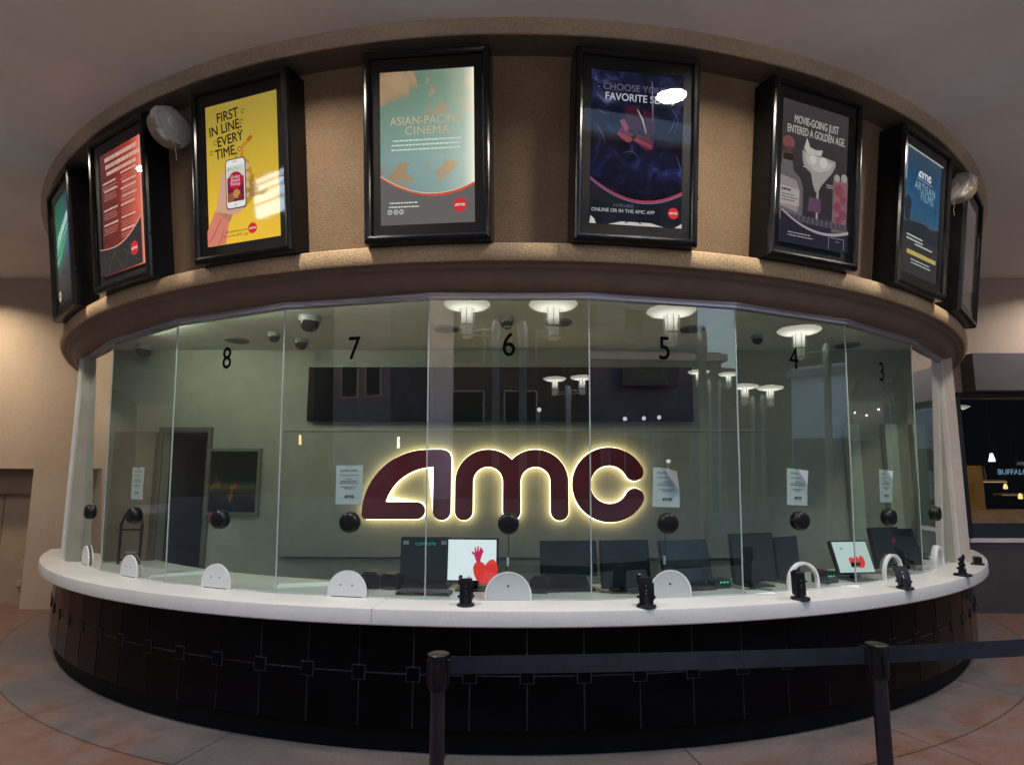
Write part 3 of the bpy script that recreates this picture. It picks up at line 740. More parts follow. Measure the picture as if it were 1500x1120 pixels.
def art_seats(A):
    def bld(nt, vec, x, z, e):
        n = noisen(nt, vec, 6, 6, 1.5); c = ramp_node(nt, n, .35, .72, [(0, (14, 15, 22)), (.5, (26, 28, 46)), (.8, (48, 53, 78)), (1, (104, 108, 126))])
        zz = ramp_node(nt, z, .13, 1.13, [(0, (60, 62, 76)), (.2, (90, 92, 120)), (.4, (130, 150, 220)), (.6, (150, 150, 160)), (1, (200, 200, 225))])
        c = mixn(nt, 1.0, c, zz, 'MULTIPLY'); nt.links.new(c, e.inputs[0]); e.inputs[1].default_value = 1.5
    A.rect(0, 0, 1, 1, sheet_bg('print_navy_film', bld))
    t = G('seat_text', (196, 198, 206), .8); t2 = G('seat_text_dim', (104, 106, 128), .8)
    A.text('- CHOOSE YOUR', .45, .895, .10, t2); A.text('FAVORITE SEATS', .53, .832, .108, t, bold=.012, sx=.94)
    s1, s2_, s3 = G('seat_dark', (62, 26, 44), .8), G('seat_mid', (96, 38, 58), .8), G('seat_lit', (138, 66, 84), .8)
    A.poly([(.37, .78), (.52, .79), (.56, .66), (.50, .60), (.38, .66)], s1); A.poly([(.56, .77), (.70, .74), (.70, .62), (.62, .57), (.54, .63)], s1)
    A.poly([(.28, .59), (.33, .64), (.46, .60), (.45, .55), (.40, .54)], s2_); A.poly([(.46, .56), (.50, .60), (.68, .57), (.68, .51), (.60, .50)], s2_)
    A.poly([(.28, .59), (.40, .54), (.45, .56), (.44, .575), (.31, .605)], s3); A.poly([(.46, .56), (.66, .51), (.67, .53), (.50, .575)], s3)
    A.poly([(.31, .68), (.36, .69), (.42, .63), (.37, .61)], s3)
    A.band([(.5, .76), (.555, .70), (.60, .61)], [.006, .012, .004], G('film_glare', (170, 160, 165), .9)); A.band([(.655, .95), (.665, .8), (.67, .68)], [.004, .010, .002], G('film_glare2', (120, 124, 150), .8))
    for a in (((.86, .80), (.95, .72), (.90, .62)), ((.07, .63), (.13, .58), (.16, .52)), ((.93, .48), (.98, .40), (.99, .34)), ((.84, .62), (.88, .66), (.93, .75)), ((.05, .75), (.12, .72), (.2, .71)), ((.35, .47), (.45, .485), (.52, .45))):
        A.band(a, [.002, .008, .002], G('film_crease', (74, 80, 116), .8))
    lower(A, G('seat_foot', (30, 31, 42), .75), .30, .14)
    A.band([(u, v) for u, v in arc_pts(.30, .14)], [.006 + .012 * i / 24 for i in range(25)], G('arc_wine', (170, 64, 92), .85)); A.band([(u, v - .012) for u, v in arc_pts(.30, .14)], .004, G('arc_grey', (150, 150, 170), .8))
    A.text('AVAILABLE', .36, .125, .045, t2); A.text('ONLINE OR IN THE AMC APP', .36, .09, .052, G('seat_text', (196, 198, 206), .8), bold=.006)
    A.poly([(.2, 0), (.8, 0), (.66, .022), (.34, .022)], G('film_flare', (200, 200, 190), .9)); A.poly([(.0, 0), (.07, 0), (.05, .03), (.01, .05)], G('film_flare', (200, 200, 190), .9)); A.poly([(.92, 0), (1, 0), (1, .03)], G('film_flare', (200, 200, 190), .9))
    A.band([(.38, .012), (.44, .03), (.50, .03), (.56, .01)], .006, G('dark_text', (30, 26, 26), .5))
    A.logo(.905, .095, .058, RED, LWHITE)

def art_cocktail(A):
    def bld(nt, vec, x, z, e):
        n = noisen(nt, vec, 2, 3); c = ramp_node(nt, z, .13, 1.13, [(0, (40, 39, 52)), (.2, (46, 44, 56)), (.4, (50, 44, 46)), (1, (62, 56, 58))])
        nt.links.new(c, e.inputs[0]); e.inputs[1].default_value = .95
    A.rect(0, 0, 1, 1, sheet_bg('print_charcoal', bld))
    t = G('cocktail_text', (168, 164, 162), .85)
    A.text('MOVIE-GOING JUST', .515, .875, .125, t, bold=.02, sx=.60); A.text('ENTERED A GOLDEN AGE.', .52, .80, .125, t, bold=.02, sx=.585)
    gl, gd, pk = G('glass_pale', (158, 152, 150), .8), G('glass_shadow', (104, 98, 100), .8), G('pink_drink', (150, 100, 110), .7)
    # bottle
    A.poly([(.0, .16), (.33, .16), (.345, .20), (.345, .40), (.30, .47), (.20, .51), (.17, .58), (.17, .63), (.03, .63), (.02, .55), (0, .50)], gd)
    A.poly([(.0, .19), (.27, .19), (.285, .39), (.24, .45), (.0, .47)], G('bottle_lit', (150, 138, 136), .8)); A.poly([(.0, .27), (.29, .27), (.29, .385), (0, .40)], G('bottle_label', (172, 164, 160), .8))
    A.fine(.02, .22, .365, 1, .02, G('dark_text', (30, 26, 26), .5), .3, .014); A.fine(.03, .27, .335, 3, .02, G('dark_text2', (70, 60, 60), .7), .3, .007)
    A.oval(.105, .70, .085, G('stopper', (128, 78, 76), .8), .045); A.poly([(.05, .615), (.165, .615), (.15, .67), (.06, .67)], G('stopper_neck', (92, 58, 58), .8)); A.rect(.03, .575, .175, .62, G('neck_dark', (44, 36, 38), .8))
    A.poly([(0, .17), (.34, .17), (.33, .22), (0, .25)], gd)
    # coupe
    bowl = arc(.56, .64, .245, 180, 360, 14, .10)
    A.poly([(.30, .67), (.31, .60), (.36, .55), (.44, .52), (.47, .45), (.51, .40), (.555, .395), (.60, .45), (.66, .52), (.76, .56), (.805, .61), (.805, .645), (.56, .66)], gl)
    A.poly([(.34, .655), (.36, .60), (.46, .55), (.56, .54), (.70, .57), (.77, .62), (.56, .645)], G('drink_white', (178, 174, 166), .85)); A.oval(.62, .615, .06, G('ice', (198, 196, 190), .85)); A.oval(.46, .62, .05, G('ice', (198, 196, 190), .85))
    A.poly([(.32, .68), (.36, .76), (.41, .70), (.50, .69), (.60, .70), (.58, .66), (.40, .65)], G('lime_white', (186, 182, 170), .85))
    A.rect(.528, .19, .56, .40, gl); A.oval(.54, .185, .17, gd, .018); A.poly([(.40, .25), (.60, .25), (.59, .35), (.42, .35)], G('mauve_reflection', (104, 76, 96), .7))
    # tall glass
    A.poly([(.77, .13), (1.0, .15), (1.0, .52), (.77, .52)], gd); A.poly([(.785, .17), (.985, .19), (.985, .51), (.785, .51)], pk)
    for (u, v, r_) in ((.86, .44, .07), (.93, .38, .05), (.84, .32, .06), (.93, .27, .06), (.86, .22, .05)): A.oval(u, v, r_, G('berry_%d' % int(v * 100), (118 + int(v * 50), 72, 86), .75))
    A.oval(.82, .525, .045, gl); A.oval(.93, .535, .05, gl)
    for v in (.565, .545): A.fine(.30, .40, v, 1, .02, t, .2, .01)
    A.fine(.66, .76, .455, 2, .016, t, .2, .008)
    A.rect(0, .155, 1, .20, G('bar_top', (76, 72, 82), .75))
    for i in range(14): A.band([(.04 + .07 * i, .155), (.07 + .066 * i, .205)], .004, G('bar_glint', (126, 122, 128), .8))
    A.poly([(0, 0), (1, 0)] + [(u, .10 + .30 * abs(u - .62) ** 2.0) for u in [1 - i / 20 for i in range(21)]], G('cocktail_foot', (44, 42, 56), .8))
    A.band([(i / 20, .10 + .30 * abs(i / 20 - .62) ** 2.0) for i in range(21)], [.012 + .012 * i / 20 for i in range(21)], G('arc_silver', (162, 150, 154), .85))
    A.fine(.07, .48, .065, 2, .02, t, .25, .007)
    for a in (((.70, .09), (.70, .0)), ((.72, .085), (.92, .085)), ((.93, .09), (.93, .01)), ((.80, .06), (.86, .06))): A.band(a, .006, G('bar_glint', (126, 122, 128), .8))

def art_artisan(A):
    def bld(nt, vec, x, z, e):
        c = ramp_node(nt, z, .13, 1.13, [(0, (60, 60, 62)), (.33, (74, 72, 74)), (.42, (72, 92, 108)), (.55, (46, 98, 132)), (.85, (34, 74, 112)), (1, (54, 76, 96))])
        n = noisen(nt, vec, 2.2, 3); c = mixn(nt, .3, c, ramp_node(nt, n, .3, .7, [(0, (60, 60, 60)), (1, (180, 190, 190))]), 'OVERLAY')
        nt.links.new(c, e.inputs[0]); e.inputs[1].default_value = .95
    A.rect(0, 0, 1, 1, sheet_bg('print_dusk_sky', bld))
    d = G('skyline_dark', (44, 50, 58), .8); w = G('artisan_white', (216, 224, 222), .85)
    A.poly([(0, .40), (.25, .43), (.55, .45), (.8, .43), (1, .46), (1, .30), (0, .30)], d); A.rect(0, 0, 1, .31, G('artisan_foot', (60, 58, 58), .8))
    A.poly([(.06, .42), (.18, .42), (.17, .52), (.22, .58), (.12, .62), (.03, .57), (.08, .52)], d); A.band([(.86, .42), (.87, .60)], .006, d)
    for t_ in range(6): A.band([(.87, .60), (.87 + .08 * cos(t_), .60 + .04 * sin(t_))], .006, d)
    put_logo(A.mb, A.X(.52), A.Z(.83), .24, A._y(), w); A.band([(.3, .785), (.74, .785)], .004, w)
    A.text('ARTISAN', .54, .725, .155, G('artisan_title', (150, 190, 196), .85), spacing=1.1, sx=.85); A.text('FILMS', .60, .655, .155, G('artisan_title', (150, 190, 196), .85), spacing=1.15, sx=.85)
    A.fine(.1, .55, .30, 2, .03, w, .2, .012); A.fine(.3, .9, .245, 1, .03, w, .2, .012)
    A.rect(.12, .155, .92, .19, G('gold_bar', (190, 170, 96), .9)); A.fine(.22, .86, .115, 2, .025, w, .2, .008)
    A.rect(0, .985, 1, 1, G('edge_glare', (170, 176, 170), .85)); A.rect(0, .72, .02, 1, G('edge_glare', (170, 176, 170), .85))

def art_blank(A):
    A.rect(0, 0, 1, 1, G('pale_grey_sheet', (120, 108, 104), .6, mottle=.15))
    A.fine(.1, .9, .8, 6, .05, G('grey_text', (80, 74, 74), .6))
ART = dict(aurora=art_gradient, menu=art_menu, phone=art_phone, clouds=art_clouds, seats=art_seats, cocktail=art_cocktail, artisan=art_artisan, blank=art_blank)
poster(-39.4, 'lit poster case with teal and purple gradient print, beside the red one', 'aurora')
poster(-28.1, 'lit poster case with red menu print and dark grey foot', 'menu')
poster(-16.55, 'lit poster case with yellow print of a hand holding a phone', 'phone')
poster(-4.65, 'lit poster case with teal and peach cloud print about Asian-Pacific cinema', 'clouds')
poster(7.35, 'lit poster case with navy print about favorite seats', 'seats')
poster(19.4, 'lit poster case with charcoal print of bottle and cocktail glasses', 'cocktail')
poster(30.9, 'lit poster case with blue sky print about artisan films', 'artisan')
poster(41.6, 'grey poster case seen edge-on behind the round floodlight at the end', 'blank')

# round floodlights wrapped in plastic on the frieze
def floodlight(phi, r, z, aim, label):
    root = empty('floodlight', pol(phi, r - .28, z), (0, 0, radians(phi)), label, 'floodlight', 'round white floodlights on the frieze')
    a = MB(); a.lathe([(0, .012), (.055, .012), (.06, 0)], 20, None, Matrix.Translation((0, .07, -.02)) @ Matrix.Rotation(radians(90), 4, 'X'))
    a.tube([(0, .07, -.02), (0, -.08, -.03), (0, -.16, .0)], .018); a.build('bracket', mat('aged_white_metal', (.42, .38, .33), .5, noise=(20, .15)), root)
    M = Matrix.Translation((0, -.22, .02)) @ Vector(aim).to_track_quat('Z', 'Y').to_matrix().to_4x4()
    hd_ = MB(); hd_.lathe([(0, -.085), (.09, -.083), (.13, -.07), (.146, -.045), (.151, 0), (.153, .045), (.149, .056), (.142, .058)], 40, None, M)
    hd_.build('housing', mat('tan_lamp_body', (.42, .33, .24), .5, noise=(12, .15), stain=(6, .2)), root)
    fm = MB(); fm.lathe([(.143, .056), (.132, .064), (.10, .072), (.055, .078), (.05, .088), (.03, .095), (.012, .096), (.008, .09), (0, .09)], 40, None, M)
    fm.build('cover', mat('milky_cover', (.80, .77, .74), .35, noise=(9, .06), stain=(14, .12), bump=(10, .25, .02)), root)
    # torn plastic wrap: crinkled ribbon round the rim and a hanging strand
    w = MB(); vs = []; fs = []; n = 40
    for i in range(n + 1):
        t = 2 * pi * i / n; rr_ = .149 + .006 * sin(5 * t) + random.uniform(-.004, .004)
        for q, zz in enumerate((.035 - .05 * max(0, sin(t + 1)) , .045, .066, .072)):
            rad = rr_ + .006 - (0, 0, .014, .04)[q] + random.uniform(-.002, .002); vs.append((rad * cos(t), rad * sin(t), zz + random.uniform(-.003, .003)))
    for i in range(n):
        for q in range(3): fs.append((i * 4 + q, (i + 1) * 4 + q, (i + 1) * 4 + q + 1, i * 4 + q + 1))
    w.add(vs, fs, None, M, True); c = min((M @ Vector((.148 * cos(q * .3), .148 * sin(q * .3), .05)) for q in range(21)), key=lambda p: p.z)
    w.tube([tuple(c), (c.x + .012, c.y, c.z - .05), (c.x + .010, c.y + .01, c.z - .09), (c.x + .022, c.y + .01, c.z - .14)], .0016, n=5)
    w.build('plastic_wrap', mat('crinkled_plastic', (.72, .69, .66), .25, noise=(30, .1), bump=(30, .4, .01)), root)
    return root
floodlight(-22.75, 7.02, 4.53, (.96, -.10, .12), 'round white floodlight in torn plastic wrap, between red and yellow posters')
floodlight(38.2, 7.02, 4.56, (-.85, .30, .30), 'round white floodlight above the last grey poster case')

# ================================================================== illuminated sign
sg = empty('illuminated_sign', (-.075, BACK_Y - .046, 1.765), (0, 0, 0), 'maroon cinema logo letters with glowing yellow halo on the back wall', 'sign')
SW = 2.99
MAROON = mat('maroon_acrylic', (.21, .013, .016), .16, noise=(4, .15), coat=.3)
for P in LOGO:
    Q = [(x * SW, z * SW) for x, z in P]
    l = MB(); l.prism(Q, -.10, -.062); o = l.build('letter', MAROON, sg)
    hl = MB(); hl.prism(grow(Q, .007), -.058, -.040); hl.build('halo_light', glow('halo_lamp', (1.0, .76, .42), 7.5), o)

# menu display (switched off)
md = empty('menu_display', (-.12, BACK_Y - .001, 2.74), (0, 0, 0), 'wide black switched-off menu display above the glowing logo', 'display')
for x0, x1 in ((-2.09, -.7), (-.695, .695), (.70, 2.09)):
    s_ = MB(); s_.box((x0, -.09, -.295), (x1, -.012, .295), None, None, .006); s_.build('screen', mat('dead_screen', (.003, .003, .0035), .6, noise=(3, .15), spec=.1), md)
r_ = MB(); r_.box((-1.9, -.011, -.1), (1.9, -.001, .1)); r_.build('wall_rail', BLACK, md)

# ================================================================== interior things
def at_counter(x, y): return (x, y, ZC)
def face(x, y): return atan2(x, -y)          # local -y then points out through the glass
def mon(name, x, y, w, h, label, tilt=.12, lift=.05, yaw=0, front=None, thick=.035, group='counter screens and tills', stand='foot', art=None, sc=TEALBLK):
    root = empty(name, at_counter(x, y), (0, 0, face(x, y) + yaw), label, 'screen' if 'screen' in name or 'monitor' in name else 'till', group)
    M = Matrix.Translation((0, 0, lift)) @ Matrix.Rotation(-tilt, 4, 'X')
    c = MB(); c.box((-w / 2, -thick / 2, 0), (w / 2, thick / 2, h), None, M, .006); c.build('casing', BLACK, root)
    d = MB(); d.add([(-w / 2 + .014, -thick / 2 - .002, .016), (w / 2 - .014, -thick / 2 - .002, .016), (w / 2 - .014, -thick / 2 - .002, h - .014), (-w / 2 + .014, -thick / 2 - .002, h - .014)], [(0, 1, 2, 3)], front or sc, M)
    if art: art(d, M, w, h, -thick / 2 - .004)
    d.build('screen_face', front or sc, root)
    f = MB()
    if stand == 'foot':
        f.box((-.045, .0, .01), (.045, .03, lift + h * .35), None, None, .004); f.box((-.12, -.09, .001), (.12, .11, .014), None, None, .004)
    else:
        f.prism([(-.17, .001), (.17, .001), (.12, .17), (-.12, .17)], .01, .16); f.box((-.19, -.08, .001), (.19, .18, .03), None, None, .006)
    f.build('stand', BLACK, root)
    return root
SCRW = glow('lit_white_screen', (.86, .93, 1.0), 1.0); SCRT = glow('lit_pale_screen', (.66, .80, .78), .85); HEARTR = glow('screen_red', (.86, .055, .05), .95); HANDR = glow('screen_crimson', (.72, .02, .10), .85)
def heart(cx, cz, s):
    pts = [(0, -1.0), (-.35, -.98), (-.72, -.66), (-.92, -.2), (-.98, .28), (-.80, .62), (-.45, .72), (-.15, .60), (0, .40), (.1, .60), (.36, .84), (.66, .88), (.90, .60), (1.0, .2), (.95, -.3), (.75, -.72), (.4, -.98)]
    return [(cx + x * s, cz + z * s) for x, z in pts]
def art_hand(d, M, w, h, y):
    d.flat(heart(.105, .088, .098), y, HEARTR, M)
    hand = [(.045, .155), (.028, .205), (.005, .222), (.012, .232), (.034, .222), (.030, .262), (.039, .266), (.048, .228), (.054, .272), (.064, .272), (.064, .228), (.076, .265), (.085, .260), (.078, .220), (.095, .243), (.102, .236), (.085, .196), (.075, .15)]
    d.flat([(x - .012, z) for x, z in hand], y - .001, HANDR, M)
    d.flat([(x, z) for x, z in arc(-.02, .03, .018, 0, 360, 12)][:-1], y, glow('screen_pink', (.8, .4, .5), .9), M)
def art_hearts(d, M, w, h, y):
    d.flat(heart(-.005, .11, .05), y, HEARTR, M); d.flat(heart(.045, .105, .055), y - .001, HEARTR, M)
    d.flat([(-.11, .215), (-.08, .215), (-.08, .222), (-.11, .222)], y, INK, M)
def art_mark(d, M, w, h, y): d.flat(heart(.08, .25, .025), y, glow('dim_red_mark', (.35, .02, .03), .5), M)
def art_green(d, M, w, h, y):
    GG = glow('green_display', (.05, .55, .40), .5)
    d.flat([(-.10, h - .075), (.10, h - .075), (.10, h - .035), (-.10, h - .035)], y, mat('display_window', (.008, .02, .02), .2, noise=(5, .1)), M)
    put_text(d, 'COMPLETE', 0, h - .055, .034, y - .001, GG, M, bold=.01)
    for x in (-.155, .15): d.flat([(x - .025, h - .06), (x + .02, h - .06), (x + .02, h - .03), (x - .025, h - .03)], y, mat('grey_key', (.25, .27, .28), .5, noise=(6, .1)), M)
mon('till_terminal', -.66, -6.02, .40, .33, 'till with green lettered display beside the lit white screen', .05, .06, .06, art=art_green, stand='wedge')
mon('customer_screen', -.285, -6.10, .405, .335, 'lit white screen with red hand and heart graphic', .08, .055, -.02, front=SCRW, art=art_hand)
mon('till_terminal', .46, -6.12, .44, .27, 'black till seen from behind on a sloping wedge stand, between the frosted covers', .08, .105, .0, stand='wedge')
mon('counter_monitor', .90, -6.12, .40, .36, 'dark teal blank monitor behind window 5, left of the talk-through cable', .10, .02, .06)
mon('till_terminal', 1.40, -6.06, .42, .33, 'black till with slanted hood near green indicator lights', .28, .05, .02, stand='wedge')
mon('counter_monitor', 1.98, -5.90, .41, .385, 'large blank black monitor behind window 4, leftmost of that window', .08, .03, -.04, sc=mat('matte_screen_back', (.014, .014, .018), .45, noise=(3, .2)))
mon('counter_monitor', 2.34, -5.72, .30, .34, 'narrow black monitor directly behind the window 4 talk-through', .06, .03, .1, sc=mat('matte_screen_back', (.014, .014, .018), .45))
mon('customer_screen', 2.98, -5.62, .37, .29, 'lit pale screen with two red hearts, tilted back near window 3', .32, .045, -.30, front=SCRT, art=art_hearts)
mon('counter_monitor', 3.50, -5.30, .37, .37, 'dark monitor with small red mark near window 3', .16, .05, -.25, art=art_mark)
mon('counter_monitor', 3.92, -5.0, .34, .36, 'dark angled monitor behind the last window before the end post', .3, .03, -.3)
# side card reader on the first till, printers, small boxes
def small(name, x, y, parts, label, cat, yaw=0, group=None, m=BLACK):
    root = empty(name, at_counter(x, y), (0, 0, face(x, y) + yaw), label, cat, group)
    for pn, mb_ in parts: mb_.build(pn, m, root)
    return root
def pr(w, d, h, slope=.03):
    a = MB(); a.prism([(-w / 2, .001), (w / 2, .001), (w / 2, h - slope), (w / 2 - slope, h), (-w / 2 + slope, h), (-w / 2, h - slope)], -d / 2, d / 2)
    b_ = MB(); b_.box((-w / 2 + .02, -d / 2 - .006, h * .45), (w / 2 - .02, -d / 2, h * .62)); return [('body', a), ('paper_slot', b_)]
small('receipt_printer', -1.07, -6.02, pr(.15, .16, .13), 'squat black receipt printer behind the white cover at window 7', 'printer', .1)
small('receipt_printer', -.90, -6.06, pr(.13, .15, .12, .02), 'small black receipt printer close beside the green-lettered till', 'printer', -.1)
small('receipt_printer', .22, -6.18, pr(.13, .14, .13), 'black receipt printer just behind the frosted cover at window 6', 'printer')
small('receipt_printer', 2.63, -5.75, pr(.14, .14, .10), 'black receipt printer with green lights behind the window 4 arch', 'printer')
bx = MB(); bx.box((-.07, -.06, .001), (.07, .06, .07), None, None, .008); root = small('network_box', 1.66, -5.98, [('body', bx)], 'small black box with glowing green lights beside the slanted till', 'network box')
for x in (-.03, 0, .03):
    gl_ = MB(); gl_.box((x, -.064, .045), (x + .014, -.060, .055), glow('green_led', (.03, .8, .35), 1.2)); gl_.build('indicator_light', None, root)
for o in [x for x in bpy.data.objects if x.name.startswith('receipt_printer') and 'green lights' in (x.get('label') or '')]:
    g2 = MB()
    for x in (-.055, -.03, .005):
        g2 = MB(); g2.box((x, -.078, .06), (x + .012, -.071, .068), glow('green_led', (.03, .8, .35), 1.2)); g2.build('indicator_light', None, o)
kb = MB(); kb.box((-.2, -.07, .001), (.2, .07, .022), None, None, .005)
kk = MB()
for i in range(12):
    for j_ in range(4): kk.box((-.185 + i * .031, -.055 + j_ * .03, .0225), (-.16 + i * .031, -.031 + j_ * .03, .028), mat('grey_keys', (.10, .10, .11), .5, noise=(9, .2)))
small('keyboard', -.62, -6.27, [('body', kb)], 'black keyboard lying in front of the green-lettered till', 'keyboard'); kk.build('keys', None, bpy.data.objects['keyboard'])
# tangled cables on the inner counter
for i, (pts) in enumerate((((.62, -6.15), (.70, -6.24), (.80, -6.20), (.92, -6.27), (1.05, -6.22), (1.12, -6.10)), ((.66, -6.10), (.76, -6.28), (.86, -6.25), (1.0, -6.20), (1.1, -6.25)), ((1.75, -6.0), (1.82, -6.12), (1.92, -6.08), (2.0, -6.15)), ((-.05, -6.2), (.06, -6.28), (.12, -6.24)))):
    w = MB(); w.tube([(x, y, ZC + .006 + .004 * (q % 2) + .002 * i) for q, (x, y) in enumerate(pts)], .005)
    tag(w.build('power_cable', CABLE), ('black cable snaking between two tills near window 5', 'second black cable crossing under the teal monitor', 'short black cable at the foot of the large blank monitor', 'short black cable beside the frosted cover at window 6')[i], 'cable', 'loose cables on the inner counter')
# sheets of paper left on the inner counter
for (x, y, rz, lb) in ((-2.9, -5.4, .5, 'pale paper sheet lying on the inner counter behind window 8'), (-1.55, -5.92, .25, 'pale paper sheet lying on the inner counter behind window 7'), (1.9, -6.14, -.2, 'pale paper scrap lying before the large blank monitor'), (2.72, -5.86, -.5, 'pale paper scrap lying under the lit pale screen')):
    w = MB(); s_ = .3 if x < 0 else .1; w.box((-s_, -.1, 0), (s_, .1, .003))
    tag(w.build('paper_sheet', PAPER, None, (x, y, ZC + .001), (0, 0, rz)), lb, 'paper', 'papers on the inner counter')

# dome cameras, vents on the interior ceiling
dc = empty('dome_camera', (0, 0, IN_CEIL), label='x', cat='security camera', group='dome cameras on the booth ceiling')
a = MB(); a.lathe([(.075, 0), (.08, -.02), (.072, -.045), (.0721, -.046)], 24); a.build('mount', mat('camera_housing', (.16, .16, .15), .4, noise=(6, .1)), dc)
a = MB(); a.lathe([(.066, -.044), (.062, -.075), (.045, -.10), (.02, -.112), (0, -.114)], 24); a.build('dome', mat('smoked_dome', (.012, .012, .015), .08, noise=(4, .1)), dc)
cams = [((-1.79, -5.72), 1.25, 'largest dome camera, hanging near the top of window 7'), ((-2.35, -5.19), .8, 'small dome camera near the top of window 8 beside the pane edge'), ((-2.17, -4.97), .95, 'dome camera lower down and just inside window 7, beside the pane edge'), ((-3.98, -4.72), 1.1, 'dome camera above the brown door'), ((-.03, -5.67), .9, 'dome camera right above the number 6'), ((2.48, -5.1), .75, 'dome camera above the number 4')]
for i, ((x, y), s_, lb) in enumerate(cams):
    o = dc if i == 0 else copy_tree(dc); o.location = (x, y, IN_CEIL); o.scale = (s_,) * 3; o['label'] = lb
vt = empty('ceiling_speaker', (0, 0, IN_CEIL), label='x', cat='ceiling speaker', group='round speakers in the booth ceiling')
a = MB(); a.lathe([(.12, 0), (.122, -.012), (.10, -.016)], 28); a.build('rim', mat('speaker_rim', (.12, .12, .11), .5, noise=(5, .1)), vt)
a = MB(); a.lathe([(.10, -.015), (.05, -.018), (0, -.019)], 28); a.build('grille', mat('speaker_grille', (.05, .05, .05), .6, noise=(90, .4)), vt)
for i, (x, y, lb) in enumerate(((-.62, -5.35, 'round ceiling speaker between windows 7 and 6'), (.45, -5.55, 'round ceiling speaker right of the number 6 dome camera'), (1.75, -5.35, 'round ceiling speaker above the number 5'), (-2.85, -4.95, 'round ceiling speaker above the number 8'), (3.6, -4.75, 'round ceiling speaker above the number 3'))):
    o = vt if i == 0 else copy_tree(vt); o.location = (x, y, IN_CEIL); o['label'] = lb
# vending machine in the corridor, hand truck, alarm box, glass reflection as a dim framed picture
vm = empty('vending_machine', (-3.56, -3.35, 0), (0, 0, 0), 'dark vending machine with lit buttons, in the open doorway', 'vending machine')
a = MB(); a.box((-.22, -.3, .02), (.22, .3, 1.9), None, None, .05); a.build('cabinet', BLACK, vm)
a = MB()
for i in range(5): a.box((-.16 + .03 * (i % 2), -.306, 1.15 + .13 * i), (-.06 + .03 * (i % 3), -.301, 1.22 + .13 * i), glow('vend_light_%d' % i, ((.5, .6, .7), (.2, .35, .45), (.6, .55, .4), (.25, .4, .35), (.6, .3, .2))[i], .35))
a.build('lit_panel', None, vm)
ht_ = empty('hand_truck', (-3.86, BACK_Y - .30, 0), (0, 0, .1), 'black hand truck standing against the brown door', 'hand truck')
a = MB()
for x in (-.1, .1): a.tube([(x, 0, .12), (x, 0, 1.35), (x * .8, .02, 1.45), (0, .02, 1.5)], .014)
for z in (.4, .7, 1.0, 1.3): a.tube([(-.1, 0, z), (.1, 0, z)], .011)
a.build('frame', BLACK, ht_); a = MB(); a.box((-.12, -.2, .01), (.12, 0, .025)); a.build('toe_plate', BLACK, ht_)
for x in (-.13, .13): a = MB(); a.lathe([(0, -.02), (.1, -.02), (.11, 0), (.1, .02), (0, .02)], 20, None, Matrix.Translation((x, .05, .111)) @ Matrix.Rotation(radians(90), 4, 'Y')); a.build('wheel', BLACK, ht_)
a = MB(); a.box((-.045, -.045, -.05), (.045, -.001, .05), None, None, .005); ab = a.build('alarm_box', mat('dull_red_box', (.12, .03, .025), .5, noise=(5, .1)), None, (-3.19, BACK_Y, 1.41)); tag(ab, 'small dull red alarm box on the wall right of the doorway', 'alarm box')
pc = empty('painted_reflection', (-3.0, BACK_Y - .002, 1.79), (0, 0, 0), 'dim framed picture with orange glow on the wall under the number 8', 'picture')  # poster reflection in the glass, painted onto a framed sheet on the wall
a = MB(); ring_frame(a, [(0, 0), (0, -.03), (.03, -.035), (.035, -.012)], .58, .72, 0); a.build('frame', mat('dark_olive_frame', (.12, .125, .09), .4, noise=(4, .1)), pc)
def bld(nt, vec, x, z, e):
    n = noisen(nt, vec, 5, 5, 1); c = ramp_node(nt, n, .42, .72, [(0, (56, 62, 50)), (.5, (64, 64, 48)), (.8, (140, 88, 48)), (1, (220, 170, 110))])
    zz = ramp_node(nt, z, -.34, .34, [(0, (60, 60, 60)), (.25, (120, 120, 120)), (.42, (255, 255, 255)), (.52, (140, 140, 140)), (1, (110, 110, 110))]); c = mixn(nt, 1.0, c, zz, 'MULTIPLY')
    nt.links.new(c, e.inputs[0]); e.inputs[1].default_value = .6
a = MB(); a.add([(-.26, -.014, -.33), (.26, -.014, -.33), (.26, -.014, .33), (-.26, -.014, .33)], [(0, 1, 2, 3)]); a.build('reflection_sheet', sheet_bg('amber_reflection', bld), pc)

